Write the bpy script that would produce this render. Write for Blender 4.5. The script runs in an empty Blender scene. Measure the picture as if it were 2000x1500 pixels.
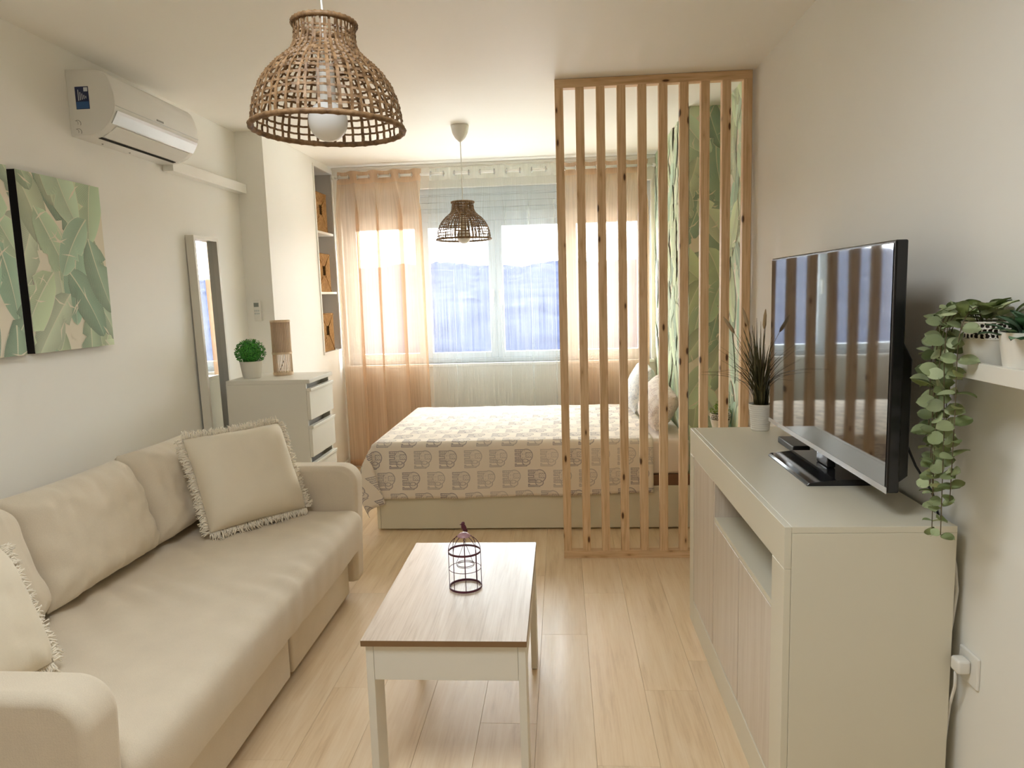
import bpy, bmesh, math, random
from mathutils import Vector, Matrix, noise
random.seed(7)
SC = bpy.context.scene
COL = SC.collection
PI = math.pi

# ------------------------------------------------------------------ camera
cam_d = bpy.data.cameras.new('camera')
cam_d.sensor_width = 36.0
cam_d.lens = 1387.0 / 2000.0 * 36.0
cam_d.clip_start = 0.05
cam_d.clip_end = 500
cam = bpy.data.objects.new('camera', cam_d)
COL.objects.link(cam)
_right = Vector((0.99726369, 0.06776744, -0.02954166))
_down = Vector((-0.02064219, -0.12845228, -0.99150084))
_fwd = Vector((-0.07098617, 0.98939759, -0.12670192))
CAMZ = 1.4427
cam.matrix_world = Matrix(((_right.x, -_down.x, -_fwd.x, 0), (_right.y, -_down.y, -_fwd.y, 0),
                           (_right.z, -_down.z, -_fwd.z, CAMZ), (0, 0, 0, 1)))
SC.camera = cam

# ------------------------------------------------------------------ world, light, exposure
world = bpy.data.worlds.new('sky')
SC.world = world
world.use_nodes = True
bg = world.node_tree.nodes['Background']
bg.inputs[0].default_value = (0.96, 0.975, 1.0, 1)
bg.inputs[1].default_value = 5.2
pl = bpy.data.lights.new('window_portal', 'AREA')
pl.shape = 'RECTANGLE'
pl.size = 2.54
pl.size_y = 1.45
pl.cycles.is_portal = True
po = bpy.data.objects.new('window_portal', pl)
COL.objects.link(po)
po.location = (-0.53, 6.12, 1.6)
po.rotation_euler = (-PI / 2, 0, 0)
pl2 = bpy.data.lights.new('fill_portal', 'AREA')  # portal for the added fill opening in the unseen ceiling
pl2.shape = 'RECTANGLE'
pl2.size = 0.92
pl2.size_y = 0.80
pl2.cycles.is_portal = True
po2 = bpy.data.objects.new('fill_portal', pl2)
COL.objects.link(po2)
po2.location = (-0.5, 0.85, 2.64)
SC.view_settings.view_transform = 'Standard'
SC.view_settings.look = 'None'
SC.view_settings.gamma = 1.0
SC.view_settings.use_curve_mapping = False
SC.view_settings.exposure = 1.85
SC.cycles.max_bounces = 16
SC.cycles.diffuse_bounces = 8
SC.cycles.transparent_max_bounces = 24
SC.cycles.caustics_reflective = False

# ------------------------------------------------------------------ shader helpers
def lin(r, g, b):
    f = lambda c: (c / 255 / 12.92) if c / 255 <= 0.04045 else ((c / 255 + 0.055) / 1.055) ** 2.4
    return (f(r), f(g), f(b), 1)

class S:
    """a socket with arithmetic"""
    def __init__(s, t, k): s.t, s.k = t, k
    def m(s, op, *a):
        n = s.t.nodes.new('ShaderNodeMath'); n.operation = op
        for i, v in enumerate((s,) + a):
            if isinstance(v, S): s.t.links.new(v.k, n.inputs[i])
            else: n.inputs[i].default_value = v
        return S(s.t, n.outputs[0])
    def __add__(s, o): return s.m('ADD', o)
    def __radd__(s, o): return s.m('ADD', o)
    def __sub__(s, o): return s.m('SUBTRACT', o)
    def __rsub__(s, o): return (s * -1) + o
    def __mul__(s, o): return s.m('MULTIPLY', o)
    def __rmul__(s, o): return s.m('MULTIPLY', o)
    def __truediv__(s, o): return s.m('DIVIDE', o)
    def abs(s): return s.m('ABSOLUTE')
    def min(s, o): return s.m('MINIMUM', o)
    def max(s, o): return s.m('MAXIMUM', o)
    def fract(s): return s.m('FRACT')
    def floor(s): return s.m('FLOOR')
    def sqrt(s): return s.m('SQRT')
    def lt(s, o): return s.m('LESS_THAN', o)
    def gt(s, o): return s.m('GREATER_THAN', o)
    def sin(s): return s.m('SINE')
    def clamp(s):
        r = s.m('ADD', 0.0); r.k.node.use_clamp = True; return r
    def step(s, a, b):           # smooth ramp from a to b
        n = s.t.nodes.new('ShaderNodeMapRange'); n.interpolation_type = 'SMOOTHSTEP'
        s.t.links.new(s.k, n.inputs[0]); n.inputs[1].default_value = a; n.inputs[2].default_value = b
        return S(s.t, n.outputs[0])

class Mat:
    def __init__(s, name, color=(0.8, 0.8, 0.8, 1), rough=0.5, spec=0.5, metal=0.0):
        s.mat = bpy.data.materials.new(name); s.mat.use_nodes = True
        s.t = s.mat.node_tree
        s.b = s.t.nodes['Principled BSDF']; s.out = s.t.nodes['Material Output']
        s.b.inputs['Base Color'].default_value = color
        s.b.inputs['Roughness'].default_value = rough
        s.b.inputs['Specular IOR Level'].default_value = spec
        s.b.inputs['Metallic'].default_value = metal
        s._c = {}
    def node(s, typ, **kw):
        n = s.t.nodes.new(typ)
        for k, v in kw.items(): setattr(n, k, v)
        return n
    def coord(s, which='Object'):
        if 'tc' not in s._c: s._c['tc'] = s.node('ShaderNodeTexCoord')
        return s._c['tc'].outputs[which]
    def xyz(s, which='Object'):
        if which not in s._c:
            n = s.node('ShaderNodeSeparateXYZ'); s.t.links.new(s.coord(which), n.inputs[0]); s._c[which] = n
        return [S(s.t, o) for o in s._c[which].outputs]
    def vec(s, x, y, z=0.0):
        n = s.node('ShaderNodeCombineXYZ')
        for i, v in enumerate((x, y, z)):
            if isinstance(v, S): s.t.links.new(v.k, n.inputs[i])
            else: n.inputs[i].default_value = v
        return n.outputs[0]
    def info(s, o='Random'):
        if 'oi' not in s._c: s._c['oi'] = s.node('ShaderNodeObjectInfo')
        return S(s.t, s._c['oi'].outputs[o])
    def noise(s, scale=5, detail=3, rough=0.5, vec=None, dist=0.0, stretch=None, which='Object'):
        n = s.node('ShaderNodeTexNoise')
        n.inputs['Scale'].default_value = scale; n.inputs['Detail'].default_value = detail
        n.inputs['Roughness'].default_value = rough; n.inputs['Distortion'].default_value = dist
        if vec is None: vec = s.coord(which)
        if stretch:
            mp = s.node('ShaderNodeMapping'); mp.inputs['Scale'].default_value = stretch
            s.t.links.new(vec, mp.inputs[0]); vec = mp.outputs[0]
        s.t.links.new(vec, n.inputs['Vector'])
        return S(s.t, n.outputs[0])
    def ramp(s, f, stops):
        n = s.node('ShaderNodeValToRGB'); e = n.color_ramp.elements
        while len(e) < len(stops): e.new(0.5)
        for el, (p, c) in zip(e, stops): el.position = p; el.color = c
        s.t.links.new(f.k, n.inputs[0]); return n.outputs[0]
    def mix(s, f, a, b):
        n = s.node('ShaderNodeMix', data_type='RGBA')
        if isinstance(f, S): s.t.links.new(f.k, n.inputs[0])
        else: n.inputs[0].default_value = f
        for i, v in ((6, a), (7, b)):
            if isinstance(v, tuple): n.inputs[i].default_value = v
            else: s.t.links.new(v, n.inputs[i])
        return n.outputs[2]
    def color(s, k): s.t.links.new(k, s.b.inputs['Base Color']); return s
    def rough(s, f): s.t.links.new(f.k, s.b.inputs['Roughness']); return s
    def bump(s, f, strength=0.3, dist=0.002):
        n = s.node('ShaderNodeBump'); n.inputs['Strength'].default_value = strength; n.inputs['Distance'].default_value = dist
        s.t.links.new(f.k, n.inputs['Height']); s.t.links.new(n.outputs[0], s.b.inputs['Normal']); return s
    def set(s, **kw):
        for k, v in kw.items(): s.b.inputs[k.replace('_', ' ')].default_value = v
        return s

M = {}
def plain(key, c, rough=0.5, spec=0.5, metal=0.0, nz=None):
    m = Mat(key, c, rough, spec, metal)
    if nz:
        sc_, amt = nz
        n = m.noise(sc_, 3)
        m.color(m.mix((n - 0.5) * 2 * amt + 0.5, tuple(x * (1 - amt) for x in c[:3]) + (1,), tuple(min(1, x * (1 + amt)) for x in c[:3]) + (1,)))
    M[key] = m.mat
    return m

# painted surfaces
def paint(key, c, rough=0.55):
    m = Mat(key, c, rough, 0.35)
    n = m.noise(3.0, 4, 0.6)
    m.color(m.mix(n, tuple(x * 0.965 for x in c[:3]) + (1,), c))
    m.bump(m.noise(120, 2), 0.06, 0.001)
    M[key] = m.mat
paint('wall', (0.88, 0.87, 0.825, 1))
paint('ceiling', (0.90, 0.875, 0.82, 1))
plain('trim_white', (0.84, 0.83, 0.79, 1), 0.4)
plain('upvc_blue_shade', (0.62, 0.69, 0.76, 1), 0.3)  # white frames with a grey-blue shade put into their colour
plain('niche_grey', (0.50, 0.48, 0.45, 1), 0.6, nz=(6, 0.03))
# lacquered cream boards
def laminate(key, c, rough=0.38):
    m = Mat(key, c, rough, 0.45)
    m.color(m.mix(m.noise(4, 3), tuple(x * 0.97 for x in c[:3]) + (1,), c))
    m.bump(m.noise(160, 2), 0.03, 0.0006)
    M[key] = m.mat
laminate('cream', (0.72, 0.685, 0.565, 1))
laminate('white_board', (0.76, 0.735, 0.66, 1))

# laminate floor plank, grain along Y
m = Mat('oak_plank', rough=0.34, spec=0.5)
ox, oy, oz = m.xyz()
rnd = m.info('Random')
v = m.vec(ox * 1.0 + rnd * 37.0, oy * 0.085 + rnd * 91.0, 0.0)
g1 = m.noise(34, 6, 0.62, vec=v, dist=0.6)
g2 = m.noise(9, 3, 0.5, vec=v, dist=1.2)
v2 = m.vec(ox + rnd * 11.0, oy * 0.02 + rnd * 5.0, 0.0)
g3 = m.noise(160, 2, 0.5, vec=v2)
f = (g1 * 0.5 + g2 * 0.3 + g3 * 0.2)
base = m.ramp(f, [(0.33, (0.64, 0.47, 0.285, 1)), (0.46, (0.77, 0.60, 0.395, 1)), (0.58, (0.82, 0.665, 0.465, 1)), (0.70, (0.86, 0.72, 0.53, 1))])
tint = m.mix(rnd, (0.95, 0.95, 0.95, 1), (1.04, 1.03, 1.02, 1))
mul = m.node('ShaderNodeMix', data_type='RGBA', blend_type='MULTIPLY'); mul.inputs[0].default_value = 1
m.t.links.new(base, mul.inputs[6]); m.t.links.new(tint, mul.inputs[7])
m.color(mul.outputs[2])
m.rough(g1 * 0.22 + 0.22)
m.bump(g1 * 0.6 + g3 * 0.4, 0.14, 0.0012)
M['oak_plank'] = m.mat
plain('subfloor', (0.12, 0.08, 0.05, 1), 0.8)

# pine batten with knots, grain along Z (axis) or X
def pine(key, axis):
    m = Mat(key, rough=0.5, spec=0.3)
    x, y, z = m.xyz(); r = m.info('Random')
    a, b = (z, x) if axis == 'z' else (x, z)
    v = m.vec(b + r * 13.0, y + r * 7.0, a * 0.05 + r * 50.0)
    g = m.noise(95, 4, 0.55, vec=v, dist=0.5)
    col = m.ramp(g, [(0.30, (0.56, 0.365, 0.195, 1)), (0.52, (0.70, 0.495, 0.295, 1)), (0.72, (0.77, 0.575, 0.37, 1))])
    vo = m.node('ShaderNodeTexVoronoi'); vo.inputs['Scale'].default_value = 1.0
    m.t.links.new(m.vec(b * 20.0 + r * 31.0, y * 3.0 + r * 3.0, a * 6.6 + r * 77.0), vo.inputs['Vector'])
    d = S(m.t, vo.outputs['Distance'])
    halo = 1.0 - d.step(0.08, 0.30)
    knot = 1.0 - d.step(0.08, 0.16)
    col = m.mix(halo * 0.45, col, (0.40, 0.20, 0.075, 1))
    col = m.mix(knot, col, (0.10, 0.045, 0.02, 1))
    m.color(col); m.bump(g, 0.1, 0.001)
    M[key] = m.mat
pine('pine_z', 'z'); pine('pine_x', 'x')

# washed oak of the cabinet doors (grain along Z) and of the table top (grain along Y)
def washed(key, axis, cols, rough):
    m = Mat(key, rough=rough, spec=0.5)
    x, y, z = m.xyz()
    a, b, c = (z, y, x) if axis == 'z' else (y, x, z)
    v = m.vec(b, c, a * 0.06)
    g = m.noise(42, 6, 0.65, vec=v, dist=0.8)
    h = m.noise(220, 2, 0.5, vec=m.vec(b, c, a * 0.015))
    f = g * 0.65 + h * 0.35
    m.color(m.ramp(f, [(0.36, cols[0]), (0.5, cols[1]), (0.66, cols[2])]))
    m.bump(f, 0.12, 0.001); M[key] = m.mat
washed('washed_oak', 'z', [(0.58, 0.50, 0.41, 1), (0.66, 0.585, 0.495, 1), (0.71, 0.645, 0.56, 1)], 0.34)
washed('ash_top', 'y', [(0.50, 0.40, 0.315, 1), (0.63, 0.53, 0.44, 1), (0.71, 0.62, 0.53, 1)], 0.30)
plain('ash_edge', (0.22, 0.125, 0.055, 1), 0.5, nz=(30, 0.2))
plain('walnut', (0.20, 0.10, 0.05, 1), 0.5, nz=(20, 0.25))

# woven upholstery
def fabric(key, c, sc=420, amt=0.16, rough=0.9, bump=0.35, sheen=0.25):
    m = Mat(key, c, rough, 0.15)
    x, y, z = m.xyz()
    w = ((x * sc).sin() * (y * sc * 0.93).sin() + (z * sc * 1.07).sin() * 0.6)
    n = m.noise(7, 4, 0.6); n2 = m.noise(380, 2)
    f = (n * 0.55 + n2 * 0.45)
    m.color(m.mix(f.clamp(), tuple(q * (1 - amt) for q in c[:3]) + (1,), tuple(min(1, q * (1 + amt)) for q in c[:3]) + (1,)))
    m.bump(w * 0.05 + n2, bump, 0.0012)
    m.set(Sheen_Weight=sheen, Sheen_Roughness=0.5)
    M[key] = m.mat
fabric('sofa_linen', (0.68, 0.595, 0.47, 1), sc=900)
fabric('cushion_linen', (0.67, 0.585, 0.455, 1), sc=900)
fabric('cream_cotton', (0.76, 0.68, 0.54, 1), sc=700, amt=0.06, bump=0.15)
fabric('fringe', (0.88, 0.80, 0.67, 1), sc=600, amt=0.15)
fabric('sheet', (0.80, 0.70, 0.62, 1), sc=900, amt=0.04, bump=0.08)
plain('black_plastic', (0.012, 0.012, 0.013, 1), 0.35)
plain('black_gloss', (0.010, 0.010, 0.012, 1), 0.08, 0.6)
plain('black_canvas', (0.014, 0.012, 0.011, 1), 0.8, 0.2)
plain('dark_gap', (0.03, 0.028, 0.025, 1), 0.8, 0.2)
plain('chrome', (0.75, 0.74, 0.72, 1), 0.18, 0.5, 1.0)
plain('silver_plastic', (0.52, 0.52, 0.53, 1), 0.25, 0.5, 0.6)
plain('white_plastic', (0.80, 0.79, 0.75, 1), 0.3)
plain('ac_white', (0.80, 0.80, 0.78, 1), 0.25)
plain('ac_flap', (0.58, 0.62, 0.62, 1), 0.25)
plain('lcd_grey', (0.24, 0.27, 0.24, 1), 0.3)
plain('print_grey', (0.32, 0.32, 0.31, 1), 0.5)
plain('pot_white', (0.80, 0.77, 0.70, 1), 0.35, nz=(9, 0.02))
plain('soil', (0.035, 0.025, 0.018, 1), 0.95, nz=(80, 0.4))
plain('bulb_white', (0.86, 0.85, 0.82, 1), 0.12)
plain('burgundy', (0.085, 0.012, 0.028, 1), 0.35, nz=(60, 0.2))
plain('burgundy_pale', (0.42, 0.24, 0.27, 1), 0.35, nz=(30, 0.15))
plain('lcd_frame', (0.01, 0.01, 0.011, 1), 0.25)
m = plain('screen', (0.012, 0.013, 0.015, 1), 0.04, 0.9); m.set(IOR=2.3)
m.bump(m.noise(1.7, 1), 0.05, 0.02)
m = plain('mirror_glass', (0.92, 0.93, 0.92, 1), 0.01, 0.5, 1.0)

m = Mat('rattan', rough=0.5, spec=0.35)
x, y, z = m.xyz()
f = m.noise(55, 4, 0.6)
m.color(m.ramp(f, [(0.30, (0.095, 0.048, 0.020, 1)), (0.5, (0.20, 0.112, 0.050, 1)), (0.72, (0.32, 0.195, 0.097, 1))]))
m.bump(m.noise(300, 2), 0.3, 0.0008); M['rattan'] = m.mat

m = Mat('bamboo', rough=0.5, spec=0.35)
f = m.noise(40, 3, 0.6, stretch=(1, 1, 0.1))
m.color(m.ramp(f, [(0.3, (0.68, 0.50, 0.33, 1)), (0.7, (0.84, 0.67, 0.48, 1))])); M['bamboo'] = m.mat
plain('paper_shade', (0.62, 0.47, 0.36, 1), 0.9, 0.1, nz=(60, 0.08))

# woven seagrass
m = Mat('seagrass', rough=0.8, spec=0.15)
x, y, z = m.xyz()
w = ((y * 260.0 + (z * 130.0).floor() * PI).sin() * (z * 408.0).sin().abs())
n = m.noise(45, 4, 0.7)
m.color(m.ramp(n * 0.7 + w * 0.15 + 0.1, [(0.25, (0.20, 0.10, 0.035, 1)), (0.5, (0.42, 0.24, 0.09, 1)), (0.72, (0.60, 0.38, 0.17, 1))]))
m.bump(w + n, 0.7, 0.004); M['seagrass'] = m.mat

# curtains: cloth threads let part of the light straight through
def sheer(key, c, open_, diff_share, var=0.10):
    mt = bpy.data.materials.new(key); mt.use_nodes = True; t = mt.node_tree
    for n in list(t.nodes): t.nodes.remove(n)
    out = t.nodes.new('ShaderNodeOutputMaterial')
    tr = t.nodes.new('ShaderNodeBsdfTransparent'); tr.inputs[0].default_value = tuple(0.35 + 0.65 * q for q in c[:3]) + (1,)
    tl = t.nodes.new('ShaderNodeBsdfTranslucent'); tl.inputs[0].default_value = c
    df = t.nodes.new('ShaderNodeBsdfDiffuse'); df.inputs[0].default_value = c
    m1 = t.nodes.new('ShaderNodeMixShader'); m1.inputs[0].default_value = diff_share
    t.links.new(tl.outputs[0], m1.inputs[1]); t.links.new(df.outputs[0], m1.inputs[2])
    m2 = t.nodes.new('ShaderNodeMixShader')
    tc = t.nodes.new('ShaderNodeTexCoord'); mp = t.nodes.new('ShaderNodeMapping'); mp.inputs['Scale'].default_value = (45, 0.5, 1)
    nz = t.nodes.new('ShaderNodeTexNoise'); nz.inputs['Scale'].default_value = 3; nz.inputs['Detail'].default_value = 3
    t.links.new(tc.outputs['UV'], mp.inputs[0]); t.links.new(mp.outputs[0], nz.inputs['Vector'])
    mr = t.nodes.new('ShaderNodeMapRange'); mr.inputs[3].default_value = max(0.02, 1 - open_ - var); mr.inputs[4].default_value = 1 - open_ + var
    mr.inputs[1].default_value = 0.3; mr.inputs[2].default_value = 0.7
    t.links.new(nz.outputs[0], mr.inputs[0]); t.links.new(mr.outputs[0], m2.inputs[0])
    t.links.new(tr.outputs[0], m2.inputs[1]); t.links.new(m1.outputs[0], m2.inputs[2])
    t.links.new(m2.outputs[0], out.inputs[0]); M[key] = mt
sheer('beige_voile', (0.78, 0.62, 0.47, 1), 0.46, 0.74)
sheer('white_voile', (0.84, 0.86, 0.85, 1), 0.84, 0.74, 0.11)
sheer('beige_band', (0.70, 0.50, 0.34, 1), 0.30, 0.66)
sheer('white_band', (0.84, 0.85, 0.80, 1), 0.55, 0.60)

# window glass: clear with a faint sheen, so daylight passes
mt = bpy.data.materials.new('window_glass'); mt.use_nodes = True; t = mt.node_tree
for n in list(t.nodes): t.nodes.remove(n)
out = t.nodes.new('ShaderNodeOutputMaterial'); tr = t.nodes.new('ShaderNodeBsdfTransparent'); gl = t.nodes.new('ShaderNodeBsdfGlossy')
gl.inputs['Roughness'].default_value = 0.02; mx = t.nodes.new('ShaderNodeMixShader'); mx.inputs[0].default_value = 0.06
tr.inputs[0].default_value = (0.96, 0.98, 0.98, 1)
t.links.new(tr.outputs[0], mx.inputs[1]); t.links.new(gl.outputs[0], mx.inputs[2]); t.links.new(mx.outputs[0], out.inputs[0])
M['window_glass'] = mt

# leaf print: colours from the mesh, veins from its UVs (u along the leaf, v across it)
def leafprint(key, gain):
    m = Mat(key, rough=0.75, spec=0.2)
    at = m.node('ShaderNodeAttribute', attribute_name='Col')
    uvn = m.node('ShaderNodeUVMap'); sp = m.node('ShaderNodeSeparateXYZ'); m.t.links.new(uvn.outputs[0], sp.inputs[0])
    u, w = S(m.t, sp.outputs[0]), S(m.t, sp.outputs[1])
    vein = ((u * 230.0 - w.abs() * 40.0).sin()) * 0.5 + 0.5
    blotch = m.noise(14, 4, 0.6)
    amt = (vein * 0.42 + blotch * 0.45).clamp()
    lighter = m.mix(amt * 0.55, at.outputs['Color'], (0.72, 0.76, 0.60, 1))
    m.color(lighter); M[key] = m.mat
leafprint('leaf_print', 1.0)

# bedspread with printed elephants lying on their side
m = Mat('elephant_cotton', rough=0.85, spec=0.15)
uvn = m.node('ShaderNodeUVMap'); sp = m.node('ShaderNodeSeparateXYZ'); m.t.links.new(uvn.outputs[0], sp.inputs[0])
U, V = S(m.t, sp.outputs[0]), S(m.t, sp.outputs[1])
PX, PY = 0.154, 0.135
row = (V / PY).floor()
sh = (row * 0.5).fract()
uu = U / PX + sh
cu = uu.fract() - 0.5
cv = (V / PY).fract() - 0.5
q = cu * (PX / 0.115)           # elephant height axis (feet at -)
p = cv * (-PY / 0.118)          # elephant length axis (head at +)
def ell(px, py, rx, ry):
    a, b = (p - px) / rx, (q - py) / ry
    return ((a * a + b * b).sqrt() - 1.0) * min(rx, ry)
def box(px, py, hx, hy):
    return ((p - px).abs() - hx).max((q - py).abs() - hy)
body = ell(-0.10, 0.12, 0.34, 0.32).min(ell(0.28, 0.10, 0.17, 0.20))
legs = box(-0.36, -0.22, 0.055, 0.25).min(box(-0.17, -0.22, 0.055, 0.25)).min(box(0.04, -0.22, 0.055, 0.25)).min(box(0.21, -0.22, 0.05, 0.25))
trunk = box(0.46, -0.18, 0.035, 0.30).min(box(0.42, -0.45, 0.06, 0.03))
allx = body.min(legs).min(trunk)
line = (allx.abs() - 0.022).lt(0.0)
inside = allx.lt(0.0)
ear = (ell(0.20, 0.06, 0.09, 0.15).abs() - 0.016).lt(0.0)
cloth = (box(-0.12, 0.26, 0.13, 0.17).abs() - 0.014).lt(0.0)
band = ((q * 52.0).sin() * (p * 48.0).sin()).gt(0.35) * box(-0.12, 0.24, 0.12, 0.15).lt(0.0)
hoof = ((q * 60.0).sin()).gt(0.2) * legs.lt(0.0)
ink = line.max(ear * inside).max(cloth * inside).max(band * 0.7).max(hoof * 0.6).max(inside * 0.16)
wn = m.node('ShaderNodeTexWhiteNoise', noise_dimensions='2D'); m.t.links.new(m.vec(uu.floor(), row), wn.inputs['Vector'])
tone = S(m.t, wn.outputs['Value']) * 0.45 + 0.35
fade = m.noise(30, 3) * 0.5 + 0.7
cn = m.noise(8, 3)
cbase = m.mix(cn, (0.78, 0.705, 0.61, 1), (0.84, 0.77, 0.68, 1))
m.color(m.mix((ink * tone * fade).clamp(), cbase, (0.17, 0.15, 0.19, 1)))
m.bump(m.noise(500, 2), 0.12, 0.001)
M['elephant_cotton'] = m.mat

# flowered pillow slips
def floral(key, base, c1, c2):
    m = Mat(key, rough=0.85, spec=0.15)
    n = m.noise(14, 4, 0.6, dist=1.5); n2 = m.noise(22, 3, 0.6, dist=2.0)
    l1 = 1.0 - ((n - 0.5).abs()).step(0.0, 0.035); l2 = 1.0 - ((n2 - 0.56).abs()).step(0.0, 0.04)
    c = m.mix(l1 * 0.65, base, c1); c = m.mix(l2 * 0.55, c, c2)
    m.color(c); M[key] = m.mat
floral('slip_tan', (0.80, 0.72, 0.65, 1), (0.42, 0.33, 0.33, 1), (0.60, 0.42, 0.36, 1))
floral('slip_blue', (0.80, 0.79, 0.77, 1), (0.36, 0.40, 0.50, 1), (0.50, 0.55, 0.60, 1))

# leaves
def leafmat(key, c0, c1, rough=0.55):
    m = Mat(key, rough=rough, spec=0.3)
    r = m.info('Random'); n = m.noise(25, 3)
    m.color(m.mix((r * 0.6 + n * 0.4).clamp(), c0, c1)); M[key] = m.mat
leafmat('eucalyptus', (0.27, 0.35, 0.14, 1), (0.60, 0.66, 0.42, 1))
leafmat('succulent', (0.10, 0.20, 0.11, 1), (0.22, 0.34, 0.22, 1))
leafmat('grass_blade', (0.035, 0.035, 0.014, 1), (0.12, 0.10, 0.035, 1), 0.4)
leafmat('seed_head', (0.36, 0.26, 0.14, 1), (0.48, 0.36, 0.22, 1), 0.9)
plain('vine_stem', (0.13, 0.10, 0.05, 1), 0.6)
def foliage(key, c0, c1):
    m = Mat(key, rough=0.45, spec=0.4)
    n = m.noise(160, 2); m.color(m.mix(n.step(0.35, 0.65), c0, c1)); M[key] = m.mat
foliage('boxwood', (0.012, 0.10, 0.010, 1), (0.09, 0.42, 0.05, 1))
foliage('sprig', (0.10, 0.20, 0.02, 1), (0.38, 0.52, 0.10, 1))
# outside
m = Mat('hill_wood_haze', rough=0.95, spec=0.05)  # blue haze and backlit shade painted into the wood colour
n = m.noise(0.35, 6, 0.7); m.color(m.ramp(n, [(0.3, (0.007, 0.010, 0.028, 1)), (0.7, (0.030, 0.037, 0.066, 1))])); M['hill_wood_haze'] = m.mat
plain('street_white', (0.75, 0.72, 0.68, 1), 0.8, nz=(2, 0.15))
plain('street_red', (0.42, 0.22, 0.19, 1), 0.8, nz=(2, 0.2))

# ------------------------------------------------------------------ mesh helpers
class B:
    """collects geometry in world coordinates"""
    def __init__(s): s.bm = bmesh.new(); s.uv = s.bm.loops.layers.uv.new('UVMap')
    def box(s, x0, x1, y0, y1, z0, z1, bev=0.0, seg=2):
        t = bmesh.new(); bmesh.ops.create_cube(t, size=1)
        for w in t.verts:
            w.co = Vector(((x0 + x1) / 2 + w.co.x * (x1 - x0), (y0 + y1) / 2 + w.co.y * (y1 - y0), (z0 + z1) / 2 + w.co.z * (z1 - z0)))
        if bev > 0:
            bmesh.ops.bevel(t, geom=t.edges[:], offset=bev, segments=seg, profile=0.5, affect='EDGES')
        s.merge(t); return s
    def merge(s, t):
        t.verts.ensure_lookup_table(); mp = {}
        for w in t.verts: mp[w] = s.bm.verts.new(w.co)
        for f in t.faces:
            try: s.bm.faces.new([mp[w] for w in f.verts])
            except ValueError: pass
        t.free()
    def raw(s, vs, fs):
        v = [s.bm.verts.new(c) for c in vs]
        for f in fs:
            try: s.bm.faces.new([v[i] for i in f])
            except ValueError: pass
        return s
    def lathe(s, prof, n=24, c=(0, 0, 0), cap=True):
        rings = []
        for r, z in prof:
            rings.append([s.bm.verts.new((c[0] + r * math.cos(2 * PI * i / n), c[1] + r * math.sin(2 * PI * i / n), c[2] + z)) for i in range(n)])
        for a, b in zip(rings, rings[1:]):
            for i in range(n): s.bm.faces.new((a[i], a[(i + 1) % n], b[(i + 1) % n], b[i]))
        if cap:
            s.bm.faces.new(list(reversed(rings[0]))); s.bm.faces.new(rings[-1])
        return s
    def tube(s, pts, r, n=8, closed=False, flat=None):
        """sweep; flat=(w,h,up) gives a rectangular strip, up a function of the point"""
        pts = [Vector(p) for p in pts]; k = len(pts); rings = []; prev = None
        for i, p in enumerate(pts):
            a = pts[(i - 1) % k] if (closed or i > 0) else p
            b = pts[(i + 1) % k] if (closed or i < k - 1) else p
            d = (b - a).normalized()
            if flat:
                up = flat[2](p).normalized()
            else:
                up = prev if prev is not None else (Vector((0, 0, 1)) if abs(d.z) < 0.9 else Vector((1, 0, 0)))
            sd = d.cross(up)
            if sd.length < 1e-6: sd = d.orthogonal()
            sd.normalize(); up = sd.cross(d).normalized(); prev = up
            rr = r[i] if isinstance(r, (list, tuple)) else r
            if flat:
                w = (flat[0](i / (k - 1)) if callable(flat[0]) else flat[0]) / 2
                h = flat[1] / 2
                ring = [p + sd * w + up * h, p - sd * w + up * h, p - sd * w - up * h, p + sd * w - up * h]
            else:
                ring = [p + (sd * math.cos(2 * PI * j / n) + up * math.sin(2 * PI * j / n)) * rr for j in range(n)]
            rings.append([s.bm.verts.new(q) for q in ring])
        m_ = len(rings[0])
        for i in range(k if closed else k - 1):
            a, b = rings[i], rings[(i + 1) % k]
            for j in range(m_): s.bm.faces.new((a[j], a[(j + 1) % m_], b[(j + 1) % m_], b[j]))
        if not closed:
            s.bm.faces.new(list(reversed(rings[0]))); s.bm.faces.new(rings[-1])
        return s
    def ring(s, c, R, r, n=32, k=8, axis='z'):
        pts = []
        for i in range(n):
            a = 2 * PI * i / n; u, w = R * math.cos(a), R * math.sin(a)
            pts.append({'z': (c[0] + u, c[1] + w, c[2]), 'x': (c[0], c[1] + u, c[2] + w), 'y': (c[0] + u, c[1], c[2] + w)}[axis])
        return s.tube(pts, r, k, closed=True)
    def prism(s, poly, axis, a, b, bev=0.0, seg=3):
        """poly in the plane across axis; extruded from a to b"""
        t = bmesh.new()
        def P(u, w, d): return {'x': (d, u, w), 'y': (u, d, w), 'z': (u, w, d)}[axis]
        va = [t.verts.new(P(u, w, a)) for u, w in poly]; vb = [t.verts.new(P(u, w, b)) for u, w in poly]
        n = len(poly)
        f1 = t.faces.new(va); f2 = t.faces.new(list(reversed(vb)))
        for i in range(n): t.faces.new((va[i], vb[i], vb[(i + 1) % n], va[(i + 1) % n]))
        if bev > 0:
            es = list(set(f1.edges[:] + f2.edges[:]))
            bmesh.ops.bevel(t, geom=es, offset=bev, segments=seg, profile=0.5, affect='EDGES')
        s.merge(t); return s
    def sphere(s, c, r, u=16, v=10, sc=(1, 1, 1)):
        t = bmesh.new(); bmesh.ops.create_uvsphere(t, u_segments=u, v_segments=v, radius=r)
        for w in t.verts: w.co = Vector((c[0] + w.co.x * sc[0], c[1] + w.co.y * sc[1], c[2] + w.co.z * sc[2]))
        s.merge(t); return s
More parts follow.
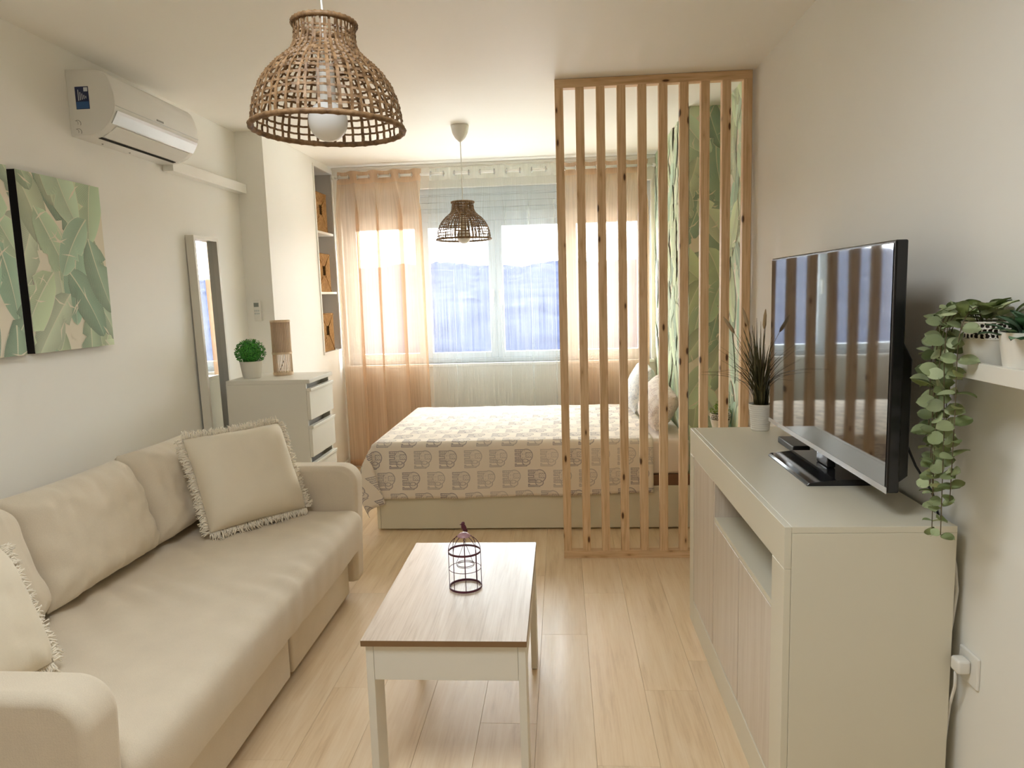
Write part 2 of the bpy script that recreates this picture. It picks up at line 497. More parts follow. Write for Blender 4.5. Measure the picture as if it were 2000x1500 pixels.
    def grid(s, fn, nu, nv, uvf=None, closed_u=False):
        rows = [[s.bm.verts.new(fn(i / nu, j / nv)) for i in range(nu + 1)] for j in range(nv + 1)]
        for j in range(nv):
            for i in range(nu):
                f = s.bm.faces.new((rows[j][i], rows[j][i + 1], rows[j + 1][i + 1], rows[j + 1][i]))
                if uvf:
                    for l, (a, b) in zip(f.loops, ((i, j), (i + 1, j), (i + 1, j + 1), (i, j + 1))): l[s.uv].uv = uvf(a / nu, b / nv)
        return s

WORLD = {}          # world position of every object made here
def link(o, parent, wpos):
    COL.objects.link(o)
    if parent is not None:
        o.parent = parent; o.location = wpos - WORLD[parent.name]
    else: o.location = wpos
    WORLD[o.name] = Vector(wpos); return o
def obj(name, b, mat, parent=None, smooth=False, angle=None, origin=None, keepnormals=False):
    bm = b.bm
    if not keepnormals: bmesh.ops.recalc_face_normals(bm, faces=bm.faces[:])
    xs = [w.co.x for w in bm.verts]; ys = [w.co.y for w in bm.verts]; zs = [w.co.z for w in bm.verts]
    O = Vector(((min(xs) + max(xs)) / 2, (min(ys) + max(ys)) / 2, min(zs))) if origin is None else Vector(origin)
    bmesh.ops.translate(bm, verts=bm.verts[:], vec=-O)
    me = bpy.data.meshes.new(name); bm.to_mesh(me); bm.free()
    if smooth: me.polygons.foreach_set('use_smooth', [True] * len(me.polygons))
    if smooth and angle: me.set_sharp_from_angle(angle=math.radians(angle))
    me.materials.append(M[mat])
    return link(bpy.data.objects.new(name, me), parent, O)
def thing(name, label, cat, loc, group=None):
    o = bpy.data.objects.new(name, None); o.empty_display_size = 0.1
    link(o, None, Vector(loc)); tag(o, label, cat, group); return o
def tag(o, label, cat, group=None, kind=None):
    o['label'] = label; o['category'] = cat
    if group: o['group'] = group
    if kind: o['kind'] = kind
    return o
def struct(o, label=None, cat=None):
    o['kind'] = 'structure'
    if label: o['label'] = label
    if cat: o['category'] = cat
    return o
def inst(src, parent, wpos, rot=None, scale=None, name=None):
    o = bpy.data.objects.new(name or src.name.split('.')[0], src.data)
    link(o, parent, Vector(wpos))
    if rot is not None:
        o.rotation_mode = 'QUATERNION'; o.rotation_quaternion = rot
    if scale is not None: o.scale = scale
    return o
def nz(x, y, z): return noise.noise(Vector((x, y, z)))

# ------------------------------------------------------------------ room dimensions
XL, XR, YB, H = -2.03, 0.98, 5.88, 2.5
Y0 = -2.6
CL = -1.85           # side of the left pier
CY = 4.50            # face of the left pier
RX, RY = 0.775, 4.407   # right pier
WX0, WX1, WZ0, WZ1 = -1.80, 0.735, 0.875, 2.31

# ------------------------------------------------------------------ room shell
fl = struct(obj('floor', B().box(XL - 0.1, XR + 0.1, Y0 - 0.1, YB + 0.2, -0.09, -0.0125), 'subfloor'), 'light oak laminate floor running the length of the room', 'floor')
# planks, along Y
PW, PLN = 0.192, 1.26
pb = B().box(-PW / 2 + 0.0003, PW / 2 - 0.0003, -PLN / 2 + 0.0003, PLN / 2 - 0.0003, -0.012, 0.0, 0.0005, 1)
plank0 = None
nc = int((XR - XL) / PW) + 1
for c in range(nc):
    x = XL + PW * (c + 0.5)
    w0, w1 = x - PW / 2, min(x + PW / 2, XR)
    off = [0.0, 0.42, 0.84, 0.21, 0.63, 1.05][(c * 5) % 6]
    y = Y0 - off
    while y < YB:
        a, b_ = max(y, Y0), min(y + PLN, YB)
        if b_ - a > 0.03:
            if abs(b_ - a - PLN) < 1e-6 and abs(w1 - w0 - PW) < 1e-6:
                if plank0 is None: plank0 = obj('plank', pb, 'oak_plank', fl, origin=(0, 0, 0)); plank0.location = Vector((x, y + PLN / 2, 0)) - WORLD[fl.name]
                else: inst(plank0, fl, (x, y + PLN / 2, 0))
            else:
                obj('plank', B().box(w0 + 0.0003, w1 - 0.0003, a + 0.0003, b_ - 0.0003, -0.012, 0.0, 0.0005, 1), 'oak_plank', fl, origin=((w0 + w1) / 2, (a + b_) / 2, 0))
        y += PLN
RWX0, RWX1, RWY0, RWY1 = -0.96, -0.04, 0.45, 1.25  # ceiling opening added out of view for fill light
struct(obj('ceiling', B().box(XL - 0.1, XR + 0.1, RWY1, YB + 0.2, H, H + 0.12).box(XL - 0.1, XR + 0.1, Y0 - 0.1, RWY0, H, H + 0.12).box(XL - 0.1, RWX0, RWY0, RWY1, H, H + 0.12).box(RWX1, XR + 0.1, RWY0, RWY1, H, H + 0.12), 'ceiling'), 'plain white painted ceiling', 'ceiling')
struct(obj('wall_left', B().box(XL - 0.12, XL, Y0, YB + 0.17, 0, H), 'wall'), 'off-white painted long wall behind the sofa', 'wall')
struct(obj('wall_right', B().box(XR, XR + 0.12, Y0, YB + 0.17, 0, H), 'wall'), 'off-white painted wall behind the television', 'wall')
WR = bpy.data.objects['wall_right']
paint('brown_wall', (0.30, 0.235, 0.17, 1))  # unseen end wall, brown chosen to cut light bounced off it
struct(obj('wall_front', B().box(XL, XR, Y0 - 0.12, Y0, 0, H), 'brown_wall'), 'unseen wall at the near end of the room, made brown to cut bounced light', 'wall')
# left pier with its niche
NY0, NY1, NZ0, NZ1, ND = 5.42, 5.835, 1.025, 2.445, 0.135
b = B()
b.box(XL, CL, CY, NY0, 0, H); b.box(XL, CL, NY1, YB + 0.02, 0, H)
b.box(XL, CL, NY0, NY1, 0, NZ0); b.box(XL, CL, NY0, NY1, NZ1, H); b.box(XL, CL - ND, NY0, NY1, NZ0, NZ1)
pier = struct(obj('wall_left_pier', b, 'wall'), 'off-white wall pier with a tall narrow niche beside the window', 'wall')
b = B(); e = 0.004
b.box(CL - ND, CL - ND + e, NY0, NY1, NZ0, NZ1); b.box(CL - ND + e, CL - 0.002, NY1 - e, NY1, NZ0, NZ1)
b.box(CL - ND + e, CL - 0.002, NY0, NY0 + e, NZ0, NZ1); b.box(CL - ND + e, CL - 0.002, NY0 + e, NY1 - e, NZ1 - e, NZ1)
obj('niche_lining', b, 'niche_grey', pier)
b = B(); q_ = 0.016
b.box(CL - 0.01, CL + 0.008, NY0 - q_, NY0, NZ0 - q_, NZ1 + q_); b.box(CL - 0.01, CL + 0.008, NY1, NY1 + q_, NZ0 - q_, NZ1 + q_)
b.box(CL - 0.01, CL + 0.008, NY0, NY1, NZ0 - q_, NZ0); b.box(CL - 0.01, CL + 0.008, NY0, NY1, NZ1, NZ1 + q_)
obj('niche_frame', b, 'trim_white', pier)
for z in (1.497, 1.968):
    obj('niche_shelf', B().box(CL - ND + e, CL - 0.004, NY0 + e, NY1 - e, z - 0.018, z, 0.001), 'white_board', pier)
# right pier
struct(obj('wall_right_pier', B().box(RX, XR, RY, YB + 0.17, 0, H), 'wall'), 'wall pier papered with green leaves at the head of the bed', 'wall')
RP = bpy.data.objects['wall_right_pier']
# back wall round the window
b = B()
b.box(CL, WX0, YB, YB + 0.17, 0, H); b.box(WX1, RX, YB, YB + 0.17, 0, H)
b.box(WX0, WX1, YB, YB + 0.17, 0, WZ0); b.box(WX0, WX1, YB, YB + 0.17, WZ1, H)
struct(obj('wall_back', b, 'wall'), 'off-white wall under and over the wide window', 'wall')
# plaster cove along the back wall
struct(obj('trim_1', B().box(CL, RX, YB - 0.018, YB, H - 0.022, H, 0.006), 'trim_white'), 'thin white moulding where the ceiling meets the window wall', 'trim')
# baseboards
struct(obj('baseboard_left', B().box(CL, CL + 0.012, CY, YB, 0, 0.07, 0.003), 'trim_white'), 'white baseboard along the pier below the niche', 'baseboard')
struct(obj('baseboard_left_wall', B().box(XL, XL + 0.012, Y0, CY, 0, 0.07, 0.003), 'trim_white'), 'white baseboard along the sofa wall', 'baseboard')
struct(obj('baseboard_right', B().box(XR - 0.012, XR, Y0, RY, 0, 0.07, 0.003), 'trim_white'), 'white baseboard along the television wall', 'baseboard')
struct(obj('baseboard_back', B().box(CL + 0.012, RX, YB - 0.012, YB, 0, 0.07, 0.003), 'trim_white'), 'white baseboard under the window', 'baseboard')

# window
win = thing('window_1', 'wide white framed sliding window behind the curtains', 'window', ((WX0 + WX1) / 2, YB + 0.07, WZ0)); win['kind'] = 'structure'
fy0, fy1 = YB + 0.055, YB + 0.125
b = B(); w_ = 0.045
b.box(WX0, WX0 + w_, fy0, fy1, WZ0, WZ1, 0.003); b.box(WX1 - w_, WX1, fy0, fy1, WZ0, WZ1, 0.003)
b.box(WX0 + w_, WX1 - w_, fy0, fy1, WZ0, WZ0 + 0.035, 0.003); b.box(WX0 + w_, WX1 - w_, fy0, fy1, WZ1 - w_, WZ1, 0.003)
b.box(WX0 + w_, WX1 - w_, fy0, fy1, 2.045, 2.115, 0.003)
obj('frame', b, 'upvc_blue_shade', win)
xs = [WX0 + w_ + i * (WX1 - WX0 - 2 * w_) / 4 for i in range(5)]
for i in range(4):
    a, c = xs[i], xs[i + 1]; b = B(); s_ = 0.058
    z0, z1 = WZ0 + 0.035, 2.045; y0, y1 = fy0 + 0.008, fy1 - 0.012
    b.box(a, a + s_, y0, y1, z0, z1, 0.004); b.box(c - s_, c, y0, y1, z0, z1, 0.004)
    b.box(a + s_, c - s_, y0, y1, z0, z0 + 0.05, 0.004); b.box(a + s_, c - s_, y0, y1, z1 - 0.05, z1, 0.004)
    sa = obj('sash', b, 'upvc_blue_shade', win)
    obj('pane', B().box(a + s_, c - s_, y0 + 0.02, y0 + 0.026, z0 + 0.05, z1 - 0.05), 'window_glass', sa)
    if i in (1, 2):
        hx = c - s_ / 2 if i == 1 else a + s_ / 2
        obj('handle', B().box(hx - 0.012, hx + 0.012, y0 - 0.012, y0 - 0.0005, 1.42, 1.48, 0.003).box(hx - 0.008, hx + 0.008, y0 - 0.03, y0 - 0.012, 1.36, 1.47, 0.004), 'white_plastic', sa)
for k in range(4):      # lowered roller shutter slats behind the fanlight
    z = 2.30 - k * 0.05
    obj('shutter_slat', B().box(WX0 + w_, WX1 - w_, fy1 - 0.055, fy1 - 0.04, z - 0.05, z - 0.0002, 0.005), 'upvc_blue_shade', win)
obj('sill', B().box(WX0 - 0.02, WX1 + 0.02, YB - 0.03, YB + 0.055, WZ0 - 0.025, WZ0, 0.004), 'trim_white', win)

# added roof window, out of view, letting fill daylight onto sofa and floor
fill_win = thing('fill_roof_window', 'added roof window out of view, giving fill daylight over the near end of the room', 'window', ((RWX0 + RWX1) / 2, (RWY0 + RWY1) / 2, H + 0.06)); fill_win['kind'] = 'structure'
b = B()
for x0, x1, y0, y1 in ((RWX0, RWX0 + 0.04, RWY0, RWY1), (RWX1 - 0.04, RWX1, RWY0, RWY1), (RWX0 + 0.04, RWX1 - 0.04, RWY0, RWY0 + 0.04), (RWX0 + 0.04, RWX1 - 0.04, RWY1 - 0.04, RWY1)):
    b.box(x0, x1, y0, y1, H + 0.05, H + 0.11, 0.003)
obj('frame', b, 'upvc_blue_shade', fill_win)
obj('pane', B().box(RWX0 + 0.04, RWX1 - 0.04, RWY0 + 0.04, RWY1 - 0.04, H + 0.08, H + 0.086), 'window_glass', fill_win)

# ------------------------------------------------------------------ leaf print sheets (flat polygons in overlapping layers)
GREENS = [(0.47, 0.58, 0.38), (0.41, 0.55, 0.38), (0.31, 0.48, 0.36), (0.54, 0.63, 0.45), (0.46, 0.60, 0.45), (0.25, 0.42, 0.31), (0.58, 0.67, 0.50), (0.50, 0.59, 0.36)]
CREAM = (0.82, 0.74, 0.62)
def leaf_sheet(W, Hh, seed, dens=1.0, length=0.34):
    """returns bmesh in (u,v,height) with colours; clipped to 0..W x 0..H"""
    rg = random.Random(seed)
    bm = bmesh.new(); uv = bm.loops.layers.uv.new('UVMap'); cl = bm.loops.layers.float_color.new('Col')
    def face(pts, z, col, uvs, col2=None):
        try: f = bm.faces.new([bm.verts.new((x_, y_, z)) for x_, y_ in pts])
        except ValueError: return
        for i_, (l, (a, b_)) in enumerate(zip(f.loops, uvs)): l[uv].uv = (a, b_); l[cl] = (*(col if (col2 is None or i_ < 2) else col2), 1)
    face([(0, 0), (W, 0), (W, Hh), (0, Hh)], 0, CREAM, [(0, 0)] * 4)
    # jittered lattice so that cream shows between
    step = 0.150 / math.sqrt(dens); cells = []
    for i in range(-1, int(W / step) + 2):
        for j in range(-1, int(Hh / step) + 3):
            cells.append((i * step + rg.uniform(-0.045, 0.045), j * step + rg.uniform(-0.05, 0.05)))
    rg.shuffle(cells)
    z = 0.00006
    for cx, cy in cells:
        L = length * rg.uniform(0.75, 1.2); wd = L * rg.uniform(0.17, 0.24)
        ang = -PI / 2 + rg.choice((-1, 1)) * rg.uniform(0.05, 0.75); bend = rg.uniform(-0.35, 0.35)
        col = rg.choice(GREENS); n = 16; dk = rg.random() < 0.55; rim = rg.random() < 0.6
        tear = [0.0] * (n + 1), [0.0] * (n + 1)
        for sd in (0, 1):
            for _ in range(rg.randint(0, 2)): tear[sd][rg.randint(4, n - 3)] = rg.uniform(0.25, 0.6)
        mid = []
        for i in range(n + 1):
            t_ = i / n; a_ = ang + bend * (t_ - 0.5) * 1.6
            if i == 0: px, py = cx - math.cos(ang) * L * 0.5, cy - math.sin(ang) * L * 0.5
            else: px += math.cos(a_) * L / n; py += math.sin(a_) * L / n
            mid.append((px, py, a_))
        def half(t_): return wd * (math.sin(PI * min(1, t_ ** 0.72)) ** 0.62)
        for sd in (-1, 1):
            for i in range(n):
                t0, t1 = i / n, (i + 1) / n
                h0, h1 = half(t0) * (1 - tear[(sd + 1) // 2][i]), half(t1) * (1 - tear[(sd + 1) // 2][i + 1])
                (x0, y0, a0), (x1, y1, a1) = mid[i], mid[i + 1]
                sl = 0.35   # side veins lean forward
                o0 = (x0 + h0 * (-math.sin(a0) * sd + math.cos(a0) * sl), y0 + h0 * (math.cos(a0) * sd + math.sin(a0) * sl))
                o1 = (x1 + h1 * (-math.sin(a1) * sd + math.cos(a1) * sl), y1 + h1 * (math.cos(a1) * sd + math.sin(a1) * sl))
                k = 1.08 if sd > 0 else 0.80
                sh_ = tuple(c_ * k for c_ in col)
                sh2 = tuple(c_ * k * (0.62 if dk else 1.25) for c_ in col)
                face([(x0, y0), (x1, y1), o1, o0] if h0 > 1e-5 else [(x0, y0), (x1, y1), o1], z, sh_, [(t0, 0), (t1, 0), (t1, sd * 1.0), (t0, sd * 1.0)], sh2)
                if rim and h0 > 1e-5:
                    r_ = 0.0022; face([o0, o1, (o1[0] - math.sin(a1) * sd * r_, o1[1] + math.cos(a1) * sd * r_), (o0[0] - math.sin(a0) * sd * r_, o0[1] + math.cos(a0) * sd * r_)], z + 0.00001, (0.76, 0.75, 0.60), [(0, 0)] * 4)
        for i in range(n):        # pale midrib
            (x0, y0, a0), (x1, y1, a1) = mid[i], mid[i + 1]
            r0, r1 = 0.0030 * (1 - i / n) + 0.0005, 0.0030 * (1 - (i + 1) / n) + 0.0005
            face([(x0 - math.sin(a0) * r0, y0 + math.cos(a0) * r0), (x0 + math.sin(a0) * r0, y0 - math.cos(a0) * r0),
                  (x1 + math.sin(a1) * r1, y1 - math.cos(a1) * r1), (x1 - math.sin(a1) * r1, y1 + math.cos(a1) * r1)], z + 0.00002, (0.70, 0.70, 0.55), [(0, 0)] * 4)
        z += 0.00005
    # cream slits between leaves
    for _ in range(int(W * Hh * 70 * dens)):
        x_, y_ = rg.uniform(0, W), rg.uniform(0, Hh); a_ = rg.uniform(0, PI); L = rg.uniform(0.04, 0.11); w = rg.uniform(0.004, 0.010); bd = rg.uniform(-0.5, 0.5)
        L2 = L / 2; dx, dy = math.cos(a_), math.sin(a_); bx, by = -dy * bd * L * 0.4, dx * bd * L * 0.4
        face([(x_ - dx * L2, y_ - dy * L2), (x_ + bx - dy * w / 2, y_ + by + dx * w / 2), (x_ + dx * L2, y_ + dy * L2), (x_ + bx + dy * w / 2, y_ + by - dx * w / 2)], z, CREAM, [(0, 0)] * 4)
        z += 0.000002
    for co, no in (((0, 0, 0), (-1, 0, 0)), ((W, 0, 0), (1, 0, 0)), ((0, 0, 0), (0, -1, 0)), ((0, Hh, 0), (0, 1, 0))):
        bmesh.ops.bisect_plane(bm, geom=bm.verts[:] + bm.edges[:] + bm.faces[:], plane_co=co, plane_no=no, clear_outer=True, dist=1e-6)
    return bm
def place_sheet(name, bm, origin, udir, vdir, ndir, parent):
    u, v_, n = Vector(udir), Vector(vdir), Vector(ndir); O = Vector(origin)
    for w in bm.verts: w.co = u * w.co.x + v_ * w.co.y + n * w.co.z
    bm.normal_update()
    for f in bm.faces:
        if f.normal.dot(n) < 0: f.normal_flip()
    me = bpy.data.meshes.new(name); bm.to_mesh(me); bm.free(); me.materials.append(M['leaf_print'])
    return link(bpy.data.objects.new(name, me), parent, O)

place_sheet('wallpaper', leaf_sheet(XR - RX, H, 3), (RX, RY - 0.0012, 0), (1, 0, 0), (0, 0, 1), (0, -1, 0), RP)
place_sheet('wallpaper', leaf_sheet(YB - RY, H, 5), (RX - 0.0012, RY, 0), (0, 1, 0), (0, 0, 1), (-1, 0, 0), RP)
place_sheet('wallpaper', leaf_sheet(RY - 3.79, H - 0.07, 9), (XR - 0.0135, 3.79, 0.07), (0, 1, 0), (0, 0, 1), (-1, 0, 0), WR)

# ------------------------------------------------------------------ canvases on the left wall
def canvas(y0, y1, z0, z1, seed, label):
    t_ = thing('leaf_canvas', label, 'picture', (XL, (y0 + y1) / 2, z0))
    obj('canvas_box', B().box(XL, XL + 0.032, y0, y1, z0, z1, 0.001), 'black_canvas', t_)
    place_sheet('canvas_print', leaf_sheet(y1 - y0, z1 - z0, seed, 1.1, 0.33), (XL + 0.0325, y0, z0), (0, 1, 0), (0, 0, 1), (1, 0, 0), t_)
canvas(2.565, 3.045, 1.268, 1.952, 21, 'black-edged canvas of green banana leaves, the one nearer the tall mirror')
canvas(2.04, 2.522, 1.268, 1.957, 22, 'canvas of green banana leaves, the one farther from the tall mirror')

# ------------------------------------------------------------------ slatted pine partition
PY_ = 3.733
part = thing('slat_partition', 'floor to ceiling pine slat room divider beside the television wall', 'room divider', (0.4775, PY_ + 0.021, 0))
PXA, PXB, SW = -0.010, 0.965, 0.0425
obj('bottom_rail', B().box(PXA, PXB, PY_, PY_ + 0.043, 0.0, 0.042, 0.0015), 'pine_x', part)
obj('top_rail', B().box(PXA, PXB, PY_, PY_ + 0.043, 2.456, 2.4985, 0.0015), 'pine_x', part)
sl0 = None
for i in range(10):
    x = PXA + SW / 2 + i * (PXB - PXA - SW) / 9
    if sl0 is None: sl0 = obj('slat', B().box(x - SW / 2, x + SW / 2, PY_, PY_ + 0.043, 0.042, 2.456, 0.0015), 'pine_z', part)
    else: inst(sl0, part, (x, PY_ + 0.0215, 0.042))

# ------------------------------------------------------------------ curtains
ROD_Y, ROD_Z = 5.775, 2.405
rod = thing('curtain_rod', 'white metal curtain rod across the window wall', 'curtain rod', (-0.53, ROD_Y, ROD_Z))
obj('rod', B().tube([(-1.80, ROD_Y, ROD_Z), (0.735, ROD_Y, ROD_Z)], 0.0105, 12), 'trim_white', rod, True)
for x in (-1.812, 0.747): obj('finial', B().sphere((x, ROD_Y, ROD_Z), 0.017), 'trim_white', rod, True)
for x in (-1.76, -0.5, 0.70): obj('bracket', B().tube([(x, ROD_Y, ROD_Z + 0.012), (x, ROD_Y + 0.05, ROD_Z + 0.02), (x, YB, ROD_Z + 0.02)], 0.006, 8).box(x - 0.014, x + 0.014, YB - 0.004, YB, ROD_Z, ROD_Z + 0.045), 'trim_white', rod, True)
def curtain(name, x0, x1, waves, zb, mat, band, label, seed, amp=0.034, lap=0.34, eye='chrome'):
    t_ = thing(name, label, 'curtain', ((x0 + x1) / 2, ROD_Y, zb), None)
    pitch = (x1 - x0) / waves; rg = random.Random(seed)
    ph = [rg.uniform(-0.3, 0.3) for _ in range(waves * 2 + 3)]
    am = [rg.uniform(0.8, 1.25) for _ in range(waves * 2 + 3)]
    zt = ROD_Z + 0.045
    def fn(u, v_):                     # v 0 bottom .. 1 top
        th = u * waves * 2 * PI; z = zb + (zt - zb) * v_; k = 1 - v_
        i = int(th / PI); fr = th / PI - i
        a_ = am[i] * (1 - fr) + am[i + 1] * fr; p_ = ph[i] * (1 - fr) + ph[i + 1] * fr
        drift = 0.018 * k * math.sin(u * 5 + seed) + 0.006 * nz(u * 9, v_ * 3, seed)
        y = ROD_Y + (amp + 0.012 * k) * (1 + (a_ - 1) * k) * math.sin(th)
        kk = min(1.0, k * 7)
        x = x0 + (x1 - x0) * u - pitch * lap * kk * a_ * math.sin(th + 0.9 + 1.5 * p_) + drift
        if k > 0.985: y += 0.004 * math.sin(u * 40)
        return Vector((x, y, z))
    n = waves * 28; vb_ = (ROD_Z - 0.05 - zb) / (zt - zb)
    obj('panel', B().grid(lambda u, w: fn(u, w * vb_), n, 40, lambda u, w: (u * (x1 - x0) * 2, w * 2)), mat, t_, True, keepnormals=True)
    obj('heading', B().grid(lambda u, w: fn(u, vb_ + w * (1 - vb_)), n, 4, lambda u, w: (u * (x1 - x0) * 2, w * 0.1)), band, t_, True, keepnormals=True)
    hb = 0.055 / (zt - zb)
    obj('hem', B().grid(lambda u, w: fn(u, w * hb) + Vector((0, -0.0025, 0)), n, 3, lambda u, w: (u * (x1 - x0) * 2, w * 0.1)), band, t_, True, keepnormals=True)
    for i in range(waves * 2):
        u = (i + 0.5) / (waves * 2)
        p_ = fn((i + (0.0 if i else 0.08)) / (waves * 2), (ROD_Z - zb) / (zt - zb))
        obj('eyelet', B().ring((p_.x, ROD_Y, ROD_Z), 0.0185, 0.0045, 18, 6, 'x'), eye, t_, True)
    return t_
curtain('curtain', -1.775, -1.090, 4, 0.02, 'beige_voile', 'beige_band', 'sheer beige eyelet curtain hanging beside the niche of baskets', 3, 0.034, 0.30)
curtain('curtain', 0.05, 0.70, 4, 0.02, 'beige_voile', 'beige_band', 'sheer beige eyelet curtain hanging by the leaf-papered pier', 8, 0.034, 0.30)
curtain('sheer_curtain', -1.02, 0.0, 5, 0.03, 'white_voile', 'white_band', 'white sheer eyelet curtain in the middle of the window', 5, 0.028, 0.20, 'silver_plastic')

# ------------------------------------------------------------------ bed
BX0, BX1, BY0, BY1 = -1.165, 0.755, 4.205, 5.52
bed = thing('bed', 'low cream storage bed under the elephant bedspread', 'bed', ((BX0 + BX1) / 2, (BY0 + BY1) / 2, 0))
b = B()
obj('side_panel', B().box(BX0 + 0.022, BX1, BY0, BY0 + 0.022, 0.012, 0.268, 0.0015), 'cream', bed)
obj('side_panel', B().box(BX0 + 0.022, BX1, BY1 - 0.022, BY1, 0.012, 0.268, 0.0015), 'cream', bed)
obj('end_panel', B().box(BX0, BX0 + 0.021, BY0, BY1, 0.012, 0.268, 0.0015), 'cream', bed)
obj('end_panel', B().box(BX1 - 0.021, BX1, BY0 + 0.0225, BY1 - 0.0225, 0.012, 0.268, 0.0015), 'cream', bed)
obj('plinth', B().box(BX0 + 0.03, BX1 - 0.03, BY0 + 0.03, BY1 - 0.03, 0, 0.26), 'cream', bed)
obj('bed_slat_frame', B().box(BX0 + 0.02, BX1 - 0.005, BY0 + 0.012, BY1 - 0.012, 0.2685, 0.335, 0.002), 'walnut', bed)
tag(obj('mattress', B().box(BX0 + 0.015, BX1 - 0.005, BY0 + 0.008, BY1 - 0.01, 0.3355, 0.553, 0.03, 4), 'sheet', None, True), 'mattress in a pale pink fitted sheet lying on the low bed', 'mattress')
# bedspread: one sheet, top + front drop + foot drop with the folded corner
SX0, SX1 = BX0 - 0.004, 0.53       # foot edge .. end towards the pillows
DF, DE = 0.345, 0.36               # front drop, foot drop
TY = BY1 - BY0 + 0.01
def cover(u, v_):
    s = -DE + u * (SX1 - SX0 + DE); t_ = -DF + v_ * (TY + DF)
    zt = 0.5565
    if s >= 0 and t_ >= 0:
        z = zt + 0.004 * nz(s * 5, t_ * 5, 1) + 0.003 * nz(s * 14, t_ * 11, 4)
        ed = min(s, t_)
        if ed < 0.02: z -= (1 - ed / 0.02) ** 2 * 0.010
        return Vector((SX0 + s, BY0 - 0.004 + t_, z))
    if s >= 0:       # front drop
        d = -t_; k = d / DF
        wob = 0.010 * k * nz(s * 4, d * 2, 7) + 0.004 * k * math.sin(s * 21)
        zz = zt - 0.010 - d * (1 - 0.10 * max(0, min(1, (s + 0.2) / 1.9)) * 0.9)
        return Vector((SX0 + s, BY0 - 0.006 - 0.006 * min(1, d / 0.02) - 0.012 * k + wob, zz + 0.004 * k * math.sin(s * 9)))
    if t_ >= 0:      # foot drop
        d = -s; k = d / DE
        return Vector((SX0 - 0.004 - 0.008 * min(1, d / 0.02) - 0.028 * k + 0.012 * k * math.sin(t_ * 13), BY0 - 0.004 + t_, zt - 0.010 - d * 0.98))
    a_, b_ = -s, -t_
    rho = math.hypot(a_, b_); t2 = math.atan2(b_, a_) / (PI / 2)     # 0 = foot side, 1 = front side
    ss = lambda q: q * q * (3 - 2 * q)
    out_ = 0.085 * max(0.0, math.sin(PI * min(1, rho / 0.56))) ** 1.2
    rr_ = 0.10 * (rho / 0.42) ** 2
    near = 1 - max(0.0, 1 - rho / 0.05)
    if t2 < 0.5:
        f_ = ss(t2 / 0.5); xo = -0.032 * min(1, a_ / DE + 0.1) * (1 - f_) - out_ * f_; yo = -0.048 * f_ * near
    elif t2 < 0.75:
        f_ = ss((t2 - 0.5) / 0.25); xo = -out_ * (1 - f_) + rr_ * f_; yo = -0.048 + 0.010 * f_
        yo *= near
    else:
        f_ = ss((t2 - 0.75) / 0.25); xo = rr_ * (1 - f_); yo = (-0.038 + 0.028 * f_) * near
    dn = rho * (1 - 0.10 * math.sin(PI * t2) ** 4)
    return Vector((SX0 - 0.004 + xo, BY0 - 0.006 - 0.004 * near + yo, zt - 0.010 - dn * 0.985))
NU, NV = 104, 84
b = B().grid(cover, NU, NV, lambda u, w: (u * (SX1 - SX0 + DE) + 0.02, w * (TY + DF) + 0.085))
cov = obj('bedspread', b, 'elephant_cotton', None, True, keepnormals=True)
md = cov.modifiers.new('thick', 'SOLIDIFY'); md.thickness = 0.003; md.offset = 1
tag(cov, 'cream cotton bedspread printed with rows of grey elephants', 'bedspread')

